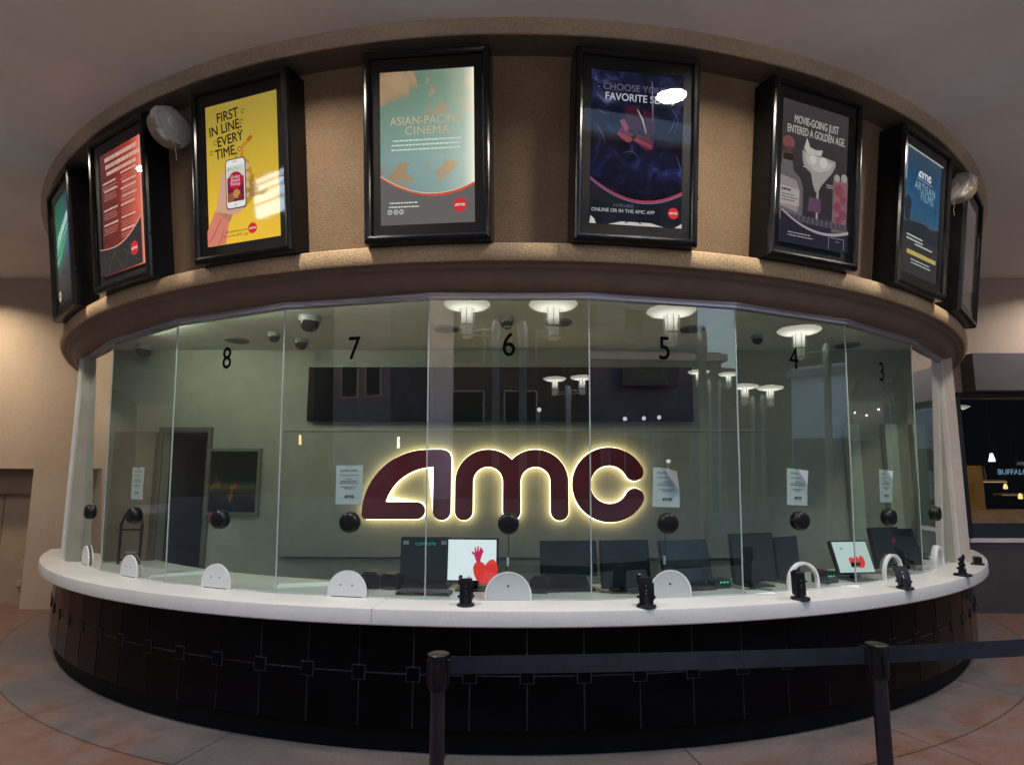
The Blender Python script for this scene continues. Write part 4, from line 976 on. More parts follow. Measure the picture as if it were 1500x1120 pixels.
# taped notices on the glass
LETTER_W, LETTER_H = .212, .285
def notice(k, dx, z, rz, curl, label):
    ph = k * degrees(DL)
    M = Matrix.Translation(pol(ph, R * cos(DL / 2), ZC)) @ Euler((tilt, 0, radians(ph))).to_matrix().to_4x4() @ Matrix.Translation((dx, .014, z - ZC)) @ Matrix.Rotation(rz, 4, 'Y')
    root = empty('paper_notice', M.to_translation(), M.to_euler(), label, 'notice', 'notices taped to the booth glass')
    a = MB(); n = 8; vs = []; fs = []
    for i in range(n + 1):
        for j in range(n + 1):
            u, v = i / n, j / n
            cu_ = curl * (max(0, u + v - 1.25)) ** 1.5 + .002 * sin(7 * u) * sin(5 * v)
            vs.append(((u - .5) * LETTER_W - cu_ * .8, -.002 - cu_, (v - .5) * LETTER_H - cu_ * .25))
    for i in range(n):
        for j in range(n): q = i * (n + 1) + j; fs.append((q, q + n + 1, q + n + 2, q + 1))
    a.add(vs, fs, None, None, True); a.build('sheet', PAPER, root, auto=False)
    t = MB(); yy = -.0065
    put_text(t, 'THEATRE CLOSED', -.004, .105, .0175, yy, bold=.02, sx=1.0)
    for zz, w in ((.068, .15), (.040, .05), (.026, .13), (.012, .15), (-.018, .12), (-.030, .06)):
        x = -w / 2
        while x < w / 2:
            s_ = random.uniform(.008, .022); t.flat([(x, zz), (min(x + s_, w / 2), zz), (min(x + s_, w / 2), zz + .005), (x, zz + .005)], yy); x += s_ + .004
    put_logo(t, .005, -.085, .078, yy)
    t.build('printing', INK, root)
    tp = MB(); tp.add([(-.025, -.008, .125), (.025, -.008, .125), (.025, -.008, .15), (-.025, -.008, .15)], [(0, 1, 2, 3)]); tp.build('tape', glassy('clear_tape', (.9, .9, .88), 1.4, 1, .2, .15), root)
notice(-3, .0, 1.765, .01, 0, 'paper notice on the glass left of window 8, nearest the brown door')
notice(-1, -.02, 1.755, -.005, 0, 'paper notice on window 7, beside the first glowing letter')
notice(1, .0, 1.74, .035, .14, 'paper notice with a curling corner on window 5')
notice(2, .0, 1.745, .04, .06, 'slightly tilted paper notice on window 4')
notice(3, .0, 1.755, .03, .04, 'paper notice on window 3')
notice(4, .0, 1.765, .0, 0, 'narrow-looking paper notice on the last pane by the end post')

# payment terminals on the counter
def terminal(phi, r, yaw, lean, label, style=0, s=1.0):
    root = empty('card_terminal_stand', pol(phi, r, ZC), (0, 0, radians(phi) + yaw), label, 'card terminal', 'card terminal stands along the counter'); root.scale = (s,) * 3
    b_ = MB(); b_.lathe([(0, .001), (.058, .001), (.06, .006), (.056, .016), (.03, .02), (0, .02)], 28); b_.build('base', BLACK, root)
    st_ = MB()
    if style == 1:
        st_.tube([(0, 0, .018), (0, 0, .05), (.012, 0, .08), (-.01, 0, .11), (-.035, -.01, .14), (-.05, -.01, .165)], [.03, .026, .016, .014, .011, .008])
        st_.lathe([(0, -.022), (.018, -.02), (.022, 0), (.018, .02), (0, .022)], 14, None, Matrix.Translation((.006, 0, .085)) @ Matrix.Rotation(1.2, 4, 'X'))
        st_.lathe([(0, -.02), (.016, -.018), (.018, 0), (.014, .018), (0, .02)], 14, None, Matrix.Translation((.0, 0, .125)) @ Matrix.Rotation(.8, 4, 'X'))
        st_.tube([(.012, 0, .08), (.05, 0, .062), (.085, 0, .045)], [.010, .012, .016]); st_.box((.07, -.02, .028), (.10, .02, .06), None, None, .006); st_.tube([(.085, -.03, .045), (.085, .03, .045)], .008)
        st_.build('jointed_arm', BLACK, root); return root
    if style == 2:
        st_.box((-.05, -.035, .018), (.05, .035, .085), None, None, .01); st_.build('body', BLACK, root)
        q = MB(); q.add([(-.025, -.0365, .035), (.025, -.0365, .035), (.025, -.0365, .062), (-.025, -.0365, .062)], [(0, 1, 2, 3)]); q.build('label_plate', PAPER, root); return root
    st_.tube([(0, .0, .016), (0, .012, .08)], [.026, .02], n=14); st_.build('post', BLACK, root)
    M = Matrix.Translation((0, .0, .022)) @ Matrix.Rotation(-lean, 4, 'X')
    c = MB(); c.box((-.042, -.014, 0), (.042, .016, .155), None, M, .006); c.box((-.05, -.006, .115), (-.043, .02, .165), None, M, .002); c.box((.043, -.006, .02), (.05, .02, .12), None, M, .002)
    c.box((-.055, .0, .03), (-.043, .012, .045), None, M); c.box((.043, .0, .03), (.058, .012, .045), None, M); c.lathe([(0, -.012), (.010, -.01), (.010, .01), (0, .012)], 10, None, M @ Matrix.Translation((-.035, 0, .166)) @ Matrix.Rotation(pi / 2, 4, 'Y'))
    c.build('cradle', BLACK, root)
    sc_ = MB()
    for z in (.06, .075, .105): sc_.lathe([(0, .0), (.0035, .0), (.004, -.003)], 8, None, M @ Matrix.Translation((0, -.0165, z)) @ Matrix.Rotation(pi / 2, 4, 'X'))
    sc_.build('screw', mat('bright_screw', (.6, .6, .6), .3, 1, noise=(9, .1)), root)
    d = MB(); d.box((-.036, .018, .01), (.036, .034, .15), None, M, .004); d.build('card_reader', BLACK, root)
    return root
terminal(-2.42, 6.655, .1, .05, 'black card terminal stand before the lit hand screen, in front of window 6')
terminal(7.83, 6.735, -.2, .12, 'black card terminal stand beside the frosted cover at window 5', s=1.08)
terminal(17.85, 6.745, .05, .03, 'black card terminal stand in front of the window 4 arch', s=1.05)
terminal(27.3, 6.765, -.75, .42, 'black card terminal stand leaning sideways near window 3')
terminal(37.1, 6.755, .3, 0, 'bare black jointed arm of a card terminal, its reader missing', 1, 1.15)
terminal(45.6, 6.72, .2, 0, 'low black box terminal at the far end of the counter by the end post', 2, .95)

# ================================================================== stanchions and belts
def stanchion(x, y, label, belt_to=None, zt=.98):
    root = empty('stanchion', (x, y, 0), (0, 0, 0), label, 'stanchion', 'belt stanchions in front of the booth')
    p = MB(); p.lathe([(.034, .03), (.034, zt - .16)], 28); p.build('post', mat('black_post_enamel', (.010, .011, .016), .3, noise=(12, .3), rvar=.12), root)
    b_ = MB(); b_.lathe([(0, .001), (.17, .001), (.175, .01), (.16, .022), (.05, .035), (.034, .04)], 36); b_.build('base', BLACK, root)
    c = MB(); c.lathe([(.034, zt - .16), (.042, zt - .158), (.044, zt - .15), (.044, zt - .012), (.05, zt - .010), (.05, zt - .003), (.046, zt), (.03, zt - .004), (0, zt - .006)], 32)
    for a_ in range(4): c.box((-.012, .04, zt - .14), (.012, .054, zt - .03), None, Matrix.Rotation(a_ * pi / 2 + .1, 4, 'Z'), .003)
    c.build('belt_head', BLACK, root)
    cp = MB(); cp.lathe([(0, zt + .001), (.03, zt), (.044, zt - .001)], 28); cp.build('cap', mat('worn_cap_metal', (.030, .028, .024), .35, .5, noise=(35, .8), stain=(60, .8)), root)
    if belt_to:
        (dx, dy, dz0, dz1) = belt_to; n = 30; m = MB(); vs = []; fs = []
        L = sqrt(dx * dx + dy * dy); ux, uy = dx / L, dy / L
        for i in range(n + 1):
            t = i / n; s_ = .052 + (L - .104) * t; sag = -.006 * 4 * t * (1 - t); tw = .06 * sin(pi * t)
            for q in (0, 1):
                z = zt - .055 + sag + (q - .5) * .078 + dz0 * (1 - t) + dz1 * t
                off = (q - .5) * tw * .3
                vs.append((ux * s_ - uy * off, uy * s_ + ux * off, z))
        for i in range(n): fs.append((2 * i, 2 * i + 2, 2 * i + 3, 2 * i + 1))
        m.add(vs, fs, None, None, False); o = m.build('belt', NAVY, root, auto=False)
        md_ = o.modifiers.new('thickness', 'SOLIDIFY'); md_.thickness = .002
        e_ = MB(); s_ = L - .052; e_.box((ux * s_ - .012, uy * s_ - .008, zt - .10), (ux * s_ + .012, uy * s_ + .008, zt - .015), None, None, .002); e_.build('belt_clip', BLACK, o)
    return root
S1, S2, S3 = (-.305, -7.735), (1.835, -7.555), (3.9, -7.25)
stanchion(*S1, 'black belt stanchion in front of window 6, its navy belt running to the other post', (S2[0] - S1[0], S2[1] - S1[1], 0, .0))
stanchion(*S2, 'black belt stanchion with worn cap, in front of window 4', (S3[0] - S2[0], S3[1] - S2[1], 0, .02))
stanchion(*S3, 'black belt stanchion beyond the one with the worn cap', None)

# ================================================================== building walls either side
wl = empty('plaster_wall', (-8, WALL_Y, 0), label='beige plaster building wall beside the booth with a recessed brown door', cat='wall')
def wbox(mb, x0, x1, z0_, z1_, y0=0, y1=.3): mb.box((x0 + 8, y0, z0_), (x1 + 8, y1, z1_))
a = MB(); wbox(a, -26, -8.35, 0, ZCEIL); wbox(a, -8.35, -6.985, 1.985, ZCEIL); wbox(a, -6.985, 0, 0, ZCEIL); a.build('wall', PLASTER, wl)
a = MB(); wbox(a, -8.35, -6.985, 0, 1.985, .31, .36); d_ = a.build('door', mat('tan_door_paint', (.34, .245, .165), .55, noise=(4, .06), stain=(1.2, .1)), wl)
a = MB(); wbox(a, -7.66, -7.655, 0, 1.98, .306, .31); a.build('door_seam', MATTE, d_)
for (x, z) in ((-7.13, .68), (-7.24, .60), (-7.29, .30)):
    a = MB(); a.box((x + 8 - .04, .28, z - .045), (x + 8 + .04, .309, z + .045), None, None, .006); a.build('latch_plate', mat('tan_metal_plate', (.36, .27, .185), .4, noise=(5, .08)), d_)
a = MB(); wbox(a, -8.35, -6.985, 1.62, 1.985, .20, .305); a.build('door_top_shade', mat('door_shade_paint', (.22, .155, .10), .6, noise=(4, .08)), wl)  # shadow across the door top, built as a darker strip

sf = empty('shopfront', (8, WALL_Y, 0), label='dark shopfront beside the booth with white sill and charcoal wall below', cat='shopfront')
def sbox(mb, x0, x1, z0_, z1_, y0=0, y1=.3, m=None): mb.box((x0 - 8, y0, z0_), (x1 - 8, y1, z1_), m)
WX0, WX1, WZ0, WZ1 = 6.50, 13.5, 1.02, 3.07
a = MB(); sbox(a, 0.001, WX0, 0, ZCEIL); sbox(a, WX0, WX1, WZ1, ZCEIL); sbox(a, WX1, 26, 0, ZCEIL); sbox(a, WX0, WX1, 0, WZ0 - .02); a.build('wall', mat('mauve_plaster', (.44, .345, .285), .85, noise=(25, .05), stain=(.8, .1), bump=(90, .25, .004)), sf)
a = MB(); sbox(a, 6.1, 26, .001, WZ0 - .05, -.03, -.001); a.build('dado', GREYW, sf)
a = MB(); sbox(a, 6.62, 26, 3.12, 3.66, -.22, -.001); a.build('header_band', mat('purple_grey_band', (.085, .072, .085), .6, noise=(4, .1), stain=(1, .1)), sf)
a = MB(); sbox(a, WX0 - .02, WX1, WZ0 - .05, WZ0, -.06, .0); a.build('sill', mat('white_sill', (.62, .60, .63), .4, noise=(4, .05)), sf)
a = MB(); sbox(a, WX0, WX0 + .07, WZ0, WZ1, .0, .08); sbox(a, WX0, WX1, WZ1 - .0, WZ1 + .05, -.04, .08)
for x in (9.2, 11.6): sbox(a, x, x + .06, WZ0, WZ1, .0, .08)
a.build('window_frame', mat('dark_frame_metal', (.02, .02, .024), .35, .5, noise=(4, .1)), sf)
a = MB(); a.add([(WX0 - 8, .05, WZ0), (WX1 - 8, .05, WZ0), (WX1 - 8, .05, WZ1), (WX0 - 8, .05, WZ1)], [(0, 1, 2, 3)]); a.build('window_pane', glassy('shop_glass', (.85, .87, .88), 1.5, 1.4), sf)
a = MB(); DK = mat('dark_shop_interior', (.016, .014, .016), .7, noise=(3, .2)); Y1 = 3.6
sbox(a, 5.4, 14.5, .0, 4.0, Y1, Y1 + .1, DK); sbox(a, 5.3, 5.4, 0, 4, .31, Y1, DK); sbox(a, 14.5, 14.6, 0, 4, .31, Y1, DK); sbox(a, 5.3, 14.6, 3.7, 3.8, .31, Y1, DK); sbox(a, 5.4, 14.5, .002, .05, .31, Y1, DK); a.build('interior_shell', DK, sf)
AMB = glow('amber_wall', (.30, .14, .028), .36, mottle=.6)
a = MB(); sbox(a, 6.9, 7.5, .9, 2.1, 1.2, 1.24, AMB); sbox(a, 7.5, 7.85, .9, 2.1, 1.21, 1.25, glow('amber_wall_dim', (.14, .07, .015), .6, mottle=.3)); a.build('amber_partition', None, sf)  # amber light on the partition put into its material as emission
# bar furniture inside the shop
def ssim(name, label, cat, parts, loc=(0, 0, 0), group=None):
    r0 = empty(name, loc, (0, 0, 0), label, cat, group)
    for pn, mb_, mm in parts: mb_.build(pn, mm, r0)
    return r0
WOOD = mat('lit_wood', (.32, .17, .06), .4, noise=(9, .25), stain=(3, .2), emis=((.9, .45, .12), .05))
a = MB(); a.box((-.85, -.3, 1.12), (.55, .3, 1.32), None, None, .006); b_ = MB(); b_.box((-.75, -.25, .001), (.5, .25, 1.119)); ssim('bar_counter', 'amber wooden bar counter inside the dark shop window', 'bar counter', [('top', a, WOOD), ('body', b_, DK)], (8.15, -1.35, .05))
a = MB(); a.box((-.65, -.12, 0), (.65, .12, .035)); b_ = MB(); b_.box((-.66, -.125, -.012), (.66, -.121, .002)); r0 = ssim('bar_shelf', 'thin shelf with a lit edge above the amber bar counter', 'shelf', [('board', a, WOOD), ('light_strip', b_, glow('shelf_light', (.9, .62, .42), .55))], (8.2, -.6, 1.84), 'lit shelves in the shop')
for i, x in enumerate((7.72, 7.84, 7.97, 8.33, 8.46, 8.6)):
    a = MB(); a.lathe([(0, .0), (.034, .0), (.036, .02), (.036, .15), (.015, .20), (.013, .27), (0, .272)], 14, glassy('bottle_glass', (.35, .33, .3), 1.5, 1.2, .05, .15)); a.lathe([(.0145, .25), (.0145, .275), (0, .276)], 10, BLACK)
    tag(a.build('bottle', None, None, (x, -.6 + .03 * (i % 2), 1.8755)), 'clear bottle on the lit shelf inside the shop', 'bottle', 'bottles on the shop shelf')
a = MB(); a.box((-.6, -.02, 0), (.6, .02, .025)); ssim('light_strip', 'white strip light low behind the shop window', 'strip light', [('tube', a, glow('white_strip', (1, .86, .78), 1.6))], (9.0, -1.6, 1.10))
for (x, z, hgt, m_, lb) in ((6.98, 2.62, .27, glow('amber_shade', (.75, .33, .05), .7, mottle=.2), 'amber pendant lamp high in the shop window corner'), (8.2, 2.18, .14, glow('white_pendant', (1, .97, .9), 2.2), 'small white pendant lamp inside the shop')):
    a = MB(); w_ = .17 if hgt > .2 else .045; a.lathe([(w_ * .4, hgt), (w_ * .9, hgt * .25), (w_, 0), (w_ * .7, .0)], 18, None); b_ = MB(); b_.tube([(0, 0, hgt - .01), (0, 0, 3.74 - z)], .006)
    ssim('pendant_lamp', lb, 'pendant lamp', [('shade', a, m_), ('cord', b_, CABLE)], (x, -1.2, z), 'pendant lamps in the shop')
a = MB(); put_text(a, 'BUFFALO', 0, 0, .15, 0, bold=.02, sx=1.0); b_ = MB(); b_.box((-.5, .01, -.12), (.5, .05, .12)); ssim('lettered_sign', 'pale blue glowing lettered sign deep inside the shop', 'sign', [('lettering', a, glow('blue_letters', (.26, .46, .66), .6, mottle=.3)), ('backboard', b_, DK)], (10.22, .6, 2.05))
a = MB(); put_text(a, 'WILD', 0, 0, .11, 0, bold=.02); ssim('lettered_sign', 'small grey lettered sign above the blue one in the shop', 'sign', [('lettering', a, glow('grey_letters', (.20, .20, .24), .6))], (10.45, .61, 2.22))
for (x, y, z, lb) in ((7.02, -.9, 1.95, 'tiny warm lamp at the amber partition, upper one'), (7.05, -.9, 1.62, 'tiny warm lamp at the amber partition, lower one'), (8.9, -.9, 1.55, 'tiny warm lamp over the amber bar counter'), (9.3, -.2, 1.72, 'tiny warm lamp under the blue lettered sign')):
    a = MB(); a.lathe([(0, .09), (.018, .085), (.03, .04), (.034, .0), (.02, -.01)], 12); b_ = MB(); b_.tube([(0, 0, .085), (0, 0, 3.74 - z)], .004)
    ssim('pendant_lamp', lb, 'pendant lamp', [('shade', a, glow('warm_pendant', (1, .62, .22), 1.6)), ('cord', b_, CABLE)], (x, y, z), 'pendant lamps in the shop')
a = MB(); a.box((-.75, -.1, 0), (.75, .1, .03)); b_ = MB(); b_.box((-.76, -.105, -.010), (.76, -.101, .002)); ssim('bar_shelf', 'lower dim shelf right of the lit one inside the shop', 'shelf', [('board', a, WOOD), ('light_strip', b_, glow('shelf_light_dim', (.8, .5, .28), .3))], (9.8, -.3, 1.60), 'lit shelves in the shop')
for i, (x, lb) in enumerate(((7.45, 'bar stool nearest the amber partition'), (8.7, 'bar stool under the lit white strip'))):
    a = MB(); a.lathe([(0, .72), (.16, .72), (.17, .75), (.15, .78), (0, .785)], 20); b_ = MB(); b_.lathe([(0, .001), (.18, .001), (.18, .015), (.03, .03), (.025, .72)], 20)
    ssim('bar_stool', lb, 'bar stool', [('seat', a, DOORB), ('pedestal', b_, BLACK)], (x, -1.95, .051), 'bar stools in the shop')

# ================================================================== across the plaza (behind the camera, mirrored in the glass)
POST = mat('grey_post_paint', (.5, .52, .52), .45, .2, noise=(6, .1))
def lamp_glow(name, rgb, axis, a, b_, lo, hi):
    m = glow(name, rgb, hi); nt = m.node_tree; e = [n for n in nt.nodes if n.type == 'EMISSION'][0]
    tc = nt.nodes.new('ShaderNodeTexCoord'); sp = nt.nodes.new('ShaderNodeSeparateXYZ'); nt.links.new(tc.outputs['Object'], sp.inputs[0])
    if axis == 'r':
        cb = nt.nodes.new('ShaderNodeCombineXYZ'); nt.links.new(sp.outputs[0], cb.inputs[0]); nt.links.new(sp.outputs[1], cb.inputs[1])
        ln = nt.nodes.new('ShaderNodeVectorMath'); ln.operation = 'LENGTH'; nt.links.new(cb.outputs[0], ln.inputs[0]); src = ln.outputs['Value']
    else: src = sp.outputs[2]
    mr = nt.nodes.new('ShaderNodeMapRange'); mr.interpolation_type = 'SMOOTHSTEP'; nt.links.new(src, mr.inputs[0])
    mr.inputs[1].default_value = a; mr.inputs[2].default_value = b_; mr.inputs[3].default_value = lo; mr.inputs[4].default_value = hi
    nt.links.new(mr.outputs[0], e.inputs[1]); return m
SHADE = lamp_glow('lamp_shade_glow', (1.0, .96, .80), 'r', .40, .08, 4.0, 14); LBODY = lamp_glow('lamp_body_glow', (1.0, .97, .82), 'z', .0, .33, 1.2, 12); LDIM = mat('lamp_base_glass', (.55, .56, .5), .3, noise=(5, .1), emis=((.9, .9, .75), .8))
lp = empty('street_lamp', (0, 0, 0), label='x', cat='street lamp', group='plaza street lamps')
a = MB(); a.lathe([(.11, .33), (.20, .33), (.33, .36), (.38, .40), (.36, .425), (.22, .455), (.10, .475), (0, .478)], 32); a.build('shade', SHADE, lp)
a = MB(); a.lathe([(0, .0), (.085, .0), (.09, .02), (.095, .329)], 24); a.build('lantern', LBODY, lp)
a = MB(); a.lathe([(0, -.16), (.06, -.15), (.088, -.12), (.09, -.06), (.088, -.001)], 24); a.build('lantern_base', LDIM, lp)
a = MB()
for q in range(8): a.tube([(.125 * cos(q * pi / 4), .125 * sin(q * pi / 4), -.12), (.125 * cos(q * pi / 4), .125 * sin(q * pi / 4), .33)], .006, n=5)
for zz in (-.12, .05): a.lathe([(.118, zz - .012), (.132, zz - .012), (.132, zz + .012), (.118, zz + .012)], 24)
a.build('lantern_cage', POST, lp)
a = MB(); a.tube([(.08, 0, -.10), (.45, 0, -.13)], .016); a.tube([(.08, 0, -.03), (.45, 0, -.0)], .016); a.build('arm', POST, lp)
a = MB(); a.lathe([(.0, .16), (.045, .14), (.06, .08), (.075, .05), (.075, -.3), (.06, -.32), (.06, -7)], 20, None, Matrix.Translation((.47, 0, 0))); pst = a.build('post', POST, lp)
LAMPS = [(-.74, -11.16, 4.04, 0), (.63, -10.75, 3.92, pi), (3.9, -9.95, 3.88, .4), (8.25, -8.3, 4.04, .9), (1.34, -19.9, 4.15, 0), (2.17, -19.4, 4.12, pi), (11.6, -18.6, 4.75, 0), (13.6, -19.3, 4.9, pi), (13.0, -11.6, 3.8, 0), (13.75, -11.2, 3.8, pi)]
WHERE = ['mirrored left of the number 6', 'mirrored right of the number 6', 'mirrored above the number 5', 'mirrored beyond the number 4', 'first of the small pair under the number 6', 'second of the small pair under the number 6', 'first of the small pair mirrored beside the number 5', 'second of the small pair mirrored beside the number 5', 'first of the small pair mirrored by the number 4', 'second of the small pair mirrored by the number 4']
for i, (x, y, z, rz) in enumerate(LAMPS):
    o = lp if i == 0 else copy_tree(lp); o.location = (x, y, z); o.rotation_euler = (0, 0, rz); o['label'] = 'disc-shaded plaza street lamp, ' + WHERE[i]
# trim the posts so that each one ends on the pavement
for o in [x for x in bpy.data.objects if x.name.startswith('street_lamp')]:
    for ch in o.children:
        if ch.name.startswith('post'):
            ch.data = ch.data.copy()
            for v in ch.data.vertices:
                if v.co.z < -1: v.co.z = -o.location.z + .001

def building(name, label, x0, x1, y0, y1, h, wallm, rows, winm, rotz=0, sign=None):
    r0 = empty(name, ((x0 + x1) / 2, (y0 + y1) / 2, 0), (0, 0, rotz), label, 'building'); w, d = (x1 - x0) / 2, (y1 - y0) / 2
    a = MB(); a.box((-w, -d, 0), (w, d, h)); a.build('wall', wallm, r0)
    a = MB(); a.box((-w - .2, -d - .2, h - .5), (w + .2, d + .35, h - .15)); a.build('cornice', mat('pale_cornice', (.34, .36, .42), .7, noise=(4, .1)), r0)
    for (xa, xb, za, zb_, mm) in rows:
        a = MB(); a.box((xa - .08, d + .001, za - .08), (xb + .08, d + .10, zb_ + .08)); wn = a.build('window_frame', mat('window_surround', (.30, .32, .37), .6, noise=(4, .1)), r0)
        a = MB(); a.box((xa, d + .101, za), (xb, d + .12, zb_)); a.build('pane', mm, wn)
    return r0
NB = mat('dusk_blue_facade', (.115, .135, .20), .8, noise=(2, .15), stain=(.5, .2)); PB = mat('pale_stucco_facade', (.80, .86, .95), .85, noise=(2, .1), stain=(.5, .15)); DB = mat('dark_facade', (.045, .048, .06), .7, noise=(2, .2))
WD = mat('dark_window_glass', (.012, .016, .026), .5, noise=(3, .2), spec=.2); WL = glow('lit_window', (1, .8, .5), .8, mottle=.4)
building('plaza_building', 'dark plaza block left of the sky gaps, mirrored in window 8', -46, -18.0, -30, -25, 22, DB, [(-10 + 4 * i, -8 + 4 * i, 2 + 3.4 * j, 4 + 3.4 * j, WL if (i + j) % 5 == 0 else WD) for i in range(6) for j in range(2)], WD)
building('plaza_building', 'dark plaza block between two sky gaps, mirrored in window 7', -17.2, -13.7, -31, -25.5, 20, NB, [(-1.1, -.2, 5.2, 7, WD), (.4, 1.2, 5.2, 7, WD)], WD)
building('plaza_building', 'navy plaza block mirrored behind the number 6', -13.1, 4.4, -32, -28.5, 22, DB, [(-6.5 + 2.6 * i, -5.0 + 2.6 * i, 3.4 + 3.2 * j, 5.2 + 3.2 * j, WD) for i in range(5) for j in range(2)], WD)
building('plaza_shop', 'low plaza shop with pale eave bands, mirrored under the number 5', 6, 19.5, -32, -27, 7.6, NB, [(-6 + 2.3 * i, -4.2 + 2.3 * i, 1.0, 3.2, WD) for i in range(5)], WD, .32)
building('plaza_building', 'low dark plaza block closing the gap, mirrored beside window 8', -19, -12.5, -36, -32.5, 4.6, DB, [], WD)
building('plaza_building', 'tall dusk blue plaza block behind the low shop, mirrored at window 5', 5, 26, -42, -36, 17, NB, [(-8 + 4 * i, -6.4 + 4 * i, 8.2 + 3 * j, 10 + 3 * j, WD) for i in range(5) for j in range(2)], WD)
OB = mat('olive_facade', (.10, .10, .075), .8, noise=(2, .15), stain=(.4, .2))
building('plaza_building', 'long olive plaza block mirrored in the panes left of window 8', -45, -34, -24, 2, 14, OB, [(-4 + 3 * i, -2.6 + 3 * i, 1, 3.4, WL if i == 2 else WD) for i in range(3)], WD)
building('plaza_building', 'tall charcoal plaza block behind the pale hall, mirrored by the end post', 32, 42, -36, 14, 15, DB, [(-4 + 3 * i, -2.6 + 3 * i, 1, 3.4, WD) for i in range(3)], WD)
building('plaza_building', 'low navy plaza block between the tall blocks, mirrored at the edge of window 5', 25, 34, -44, -37, 9.5, NB, [], WD)
sg2 = empty('shop_sign', (14.4, -25.6, 6.2), (0, 0, pi + .35), 'dark green lettered shop sign mirrored right of the number 5', 'sign')
a = MB(); a.box((-1.4, -.02, -.5), (1.4, .1, .5)); a.build('board', mat('navy_sign_board', (.05, .06, .10), .6, noise=(3, .1)), sg2)
a = MB(); put_text(a, 'JUICE', 0, 0, .75, -.03, bold=.02); a.build('lettering', mat('green_letters', (.04, .16, .12), .5, noise=(4, .1)), sg2)
building('plaza_hall', 'pale stuccoed hall with curved corner, mirrored in window 4', 24.5, 30, -14.8, -3.2, 6.6, PB, [], WD)
a = MB(); a.box((24.40, -14.7, .0), (24.49, -3.3, 3.2)); tag(a.build('awning_front', mat('navy_dado', (.06, .08, .14), .7, noise=(3, .1))), 'navy lower front of the pale hall mirrored in window 4', 'shop front')
# palm mirrored in window 3
pm = empty('palm_tree', (17.5, -3.6, 0), (0, 0, 0), 'palm with ragged fronds on the plaza, mirrored in window 3', 'tree')
a = MB(); a.tube([(0, 0, 0), (.05, 0, 2), (.02, .05, 4.2), (0, 0, 6.0)], [.24, .19, .17, .15], n=12); a.build('trunk', mat('palm_bark', (.13, .10, .07), .9, noise=(15, .3), bump=(20, .6, .02)), pm)
a = MB()
for i in range(26):
    az = i * 2.4; el = random.uniform(-.5, 1.1); L_ = random.uniform(1.6, 2.3); prev = Vector((0, 0, 6.0)); d_ = Vector((cos(az) * cos(el), sin(az) * cos(el), sin(el)))
    pts = [prev]
    for q in range(8): d_ = (d_ + Vector((0, 0, -.16))).normalized(); pts.append(pts[-1] + d_ * L_ / 8)
    for q in range(1, 8):
        side = (pts[q + 1] - pts[q - 1]).cross(Vector((0, 0, 1))).normalized()
        for s_ in (-1, 1):
            for e in (0, .5):
                b0 = pts[q].lerp(pts[q + 1], e); tip = b0 + side * s_ * (.45 * (1 - abs(q - 4) / 6)) + (pts[q + 1] - pts[q]) * .8 + Vector((0, 0, -.12)); w_ = (pts[q + 1] - pts[q]) * .12
                a.add([tuple(b0 - w_), tuple(b0 + w_), tuple(tip)], [(0, 1, 2)])
a.build('crown', mat('palm_frond', (.05, .075, .035), .7, noise=(4, .3)), pm)
# lit screen, blade sign and a string of warm bulbs
bb = empty('lit_billboard', (-27.8, -24.85, 13.8), (0, 0, pi), 'bright white screen with dark slats high on the plaza block, mirrored in the yellow poster', 'billboard')
a = MB(); a.box((-2.3, -.1, -1.3), (2.3, .14, 1.3)); a.build('housing', BLACK, bb)
for z0_, z1_ in ((-1.15, -.35), (-.2, .3), (.45, .75), (.9, 1.15)):
    a = MB(); a.box((-2.15 + .3 * abs(z0_), -.14, z0_), (2.15 - .2 * abs(z1_), -.101, z1_)); a.build('lit_row', glow('billboard_white', (.74, .86, 1.0), 26, mottle=.3), bb)
for (x, y, z, hh, col, lb) in ((-18.6, -24.7, 2.75, .5, (1, .62, .25), 'amber wall light mirrored left of window 7'), (-13.0, -25.2, 2.5, .55, (1, .9, .75), 'white wall light mirrored above the first sign letter')):
    wlt = empty('wall_light', (x, y, z), (0, 0, 0), lb, 'wall light', 'slim wall lights on the plaza blocks')
    a = MB(); a.box((-.05, -.05, 0), (.05, .05, hh), None, None, .01); a.build('tube', glow('wall_light_%d' % int(-x), col, 14), wlt)
    a = MB(); a.box((-.06, -.28, hh * .4), (.06, -.051, hh * .6)); a.build('bracket', POST, wlt)
for q, (x, y, z) in enumerate(((12.8, -25.4, 3.95), (13.75, -25.2, 4.0), (14.5, -25.0, 4.05), (1.1, -26.0, 4.1), (14.95, -24.9, 1.9))):
    gl0 = empty('globe_lamp', (x, y, z), (0, 0, 0), ('first', 'second', 'third')[q] + ' of the globe lamps on posts mirrored under the number 5' if q < 3 else ('globe lamp on a post mirrored in the menu display', 'low globe lamp on a post mirrored beside the curling notice')[q - 3], 'globe lamp', 'globe lamps on the plaza')
    a = MB(); a.lathe([(0, -.10), (.06, -.085), (.10, -.03), (.10, .03), (.06, .085), (0, .10)], 16); a.build('globe', glow('globe_glow', (.9, .95, 1.0), 7), gl0)
    a = MB(); a.lathe([(.05, -.09), (.05, -.16), (.03, -.18), (.03, -z)], 12); a.build('post', POST, gl0)
bl = empty('blade_sign', (24.0, -3.0, 5.2), (0, 0, 0), 'tall narrow lit blade sign mirrored beside the number 3', 'sign')
a = MB(); a.box((-.06, -.2, 0), (.06, .2, 1.9)); a.build('lit_face', glow('blade_glow', (.62, .66, 1.0), 6, mottle=.4), bl)
a = MB(); a.box((-.05, -.03, -5.2), (.05, .03, -.001)); a.build('post', POST, bl)
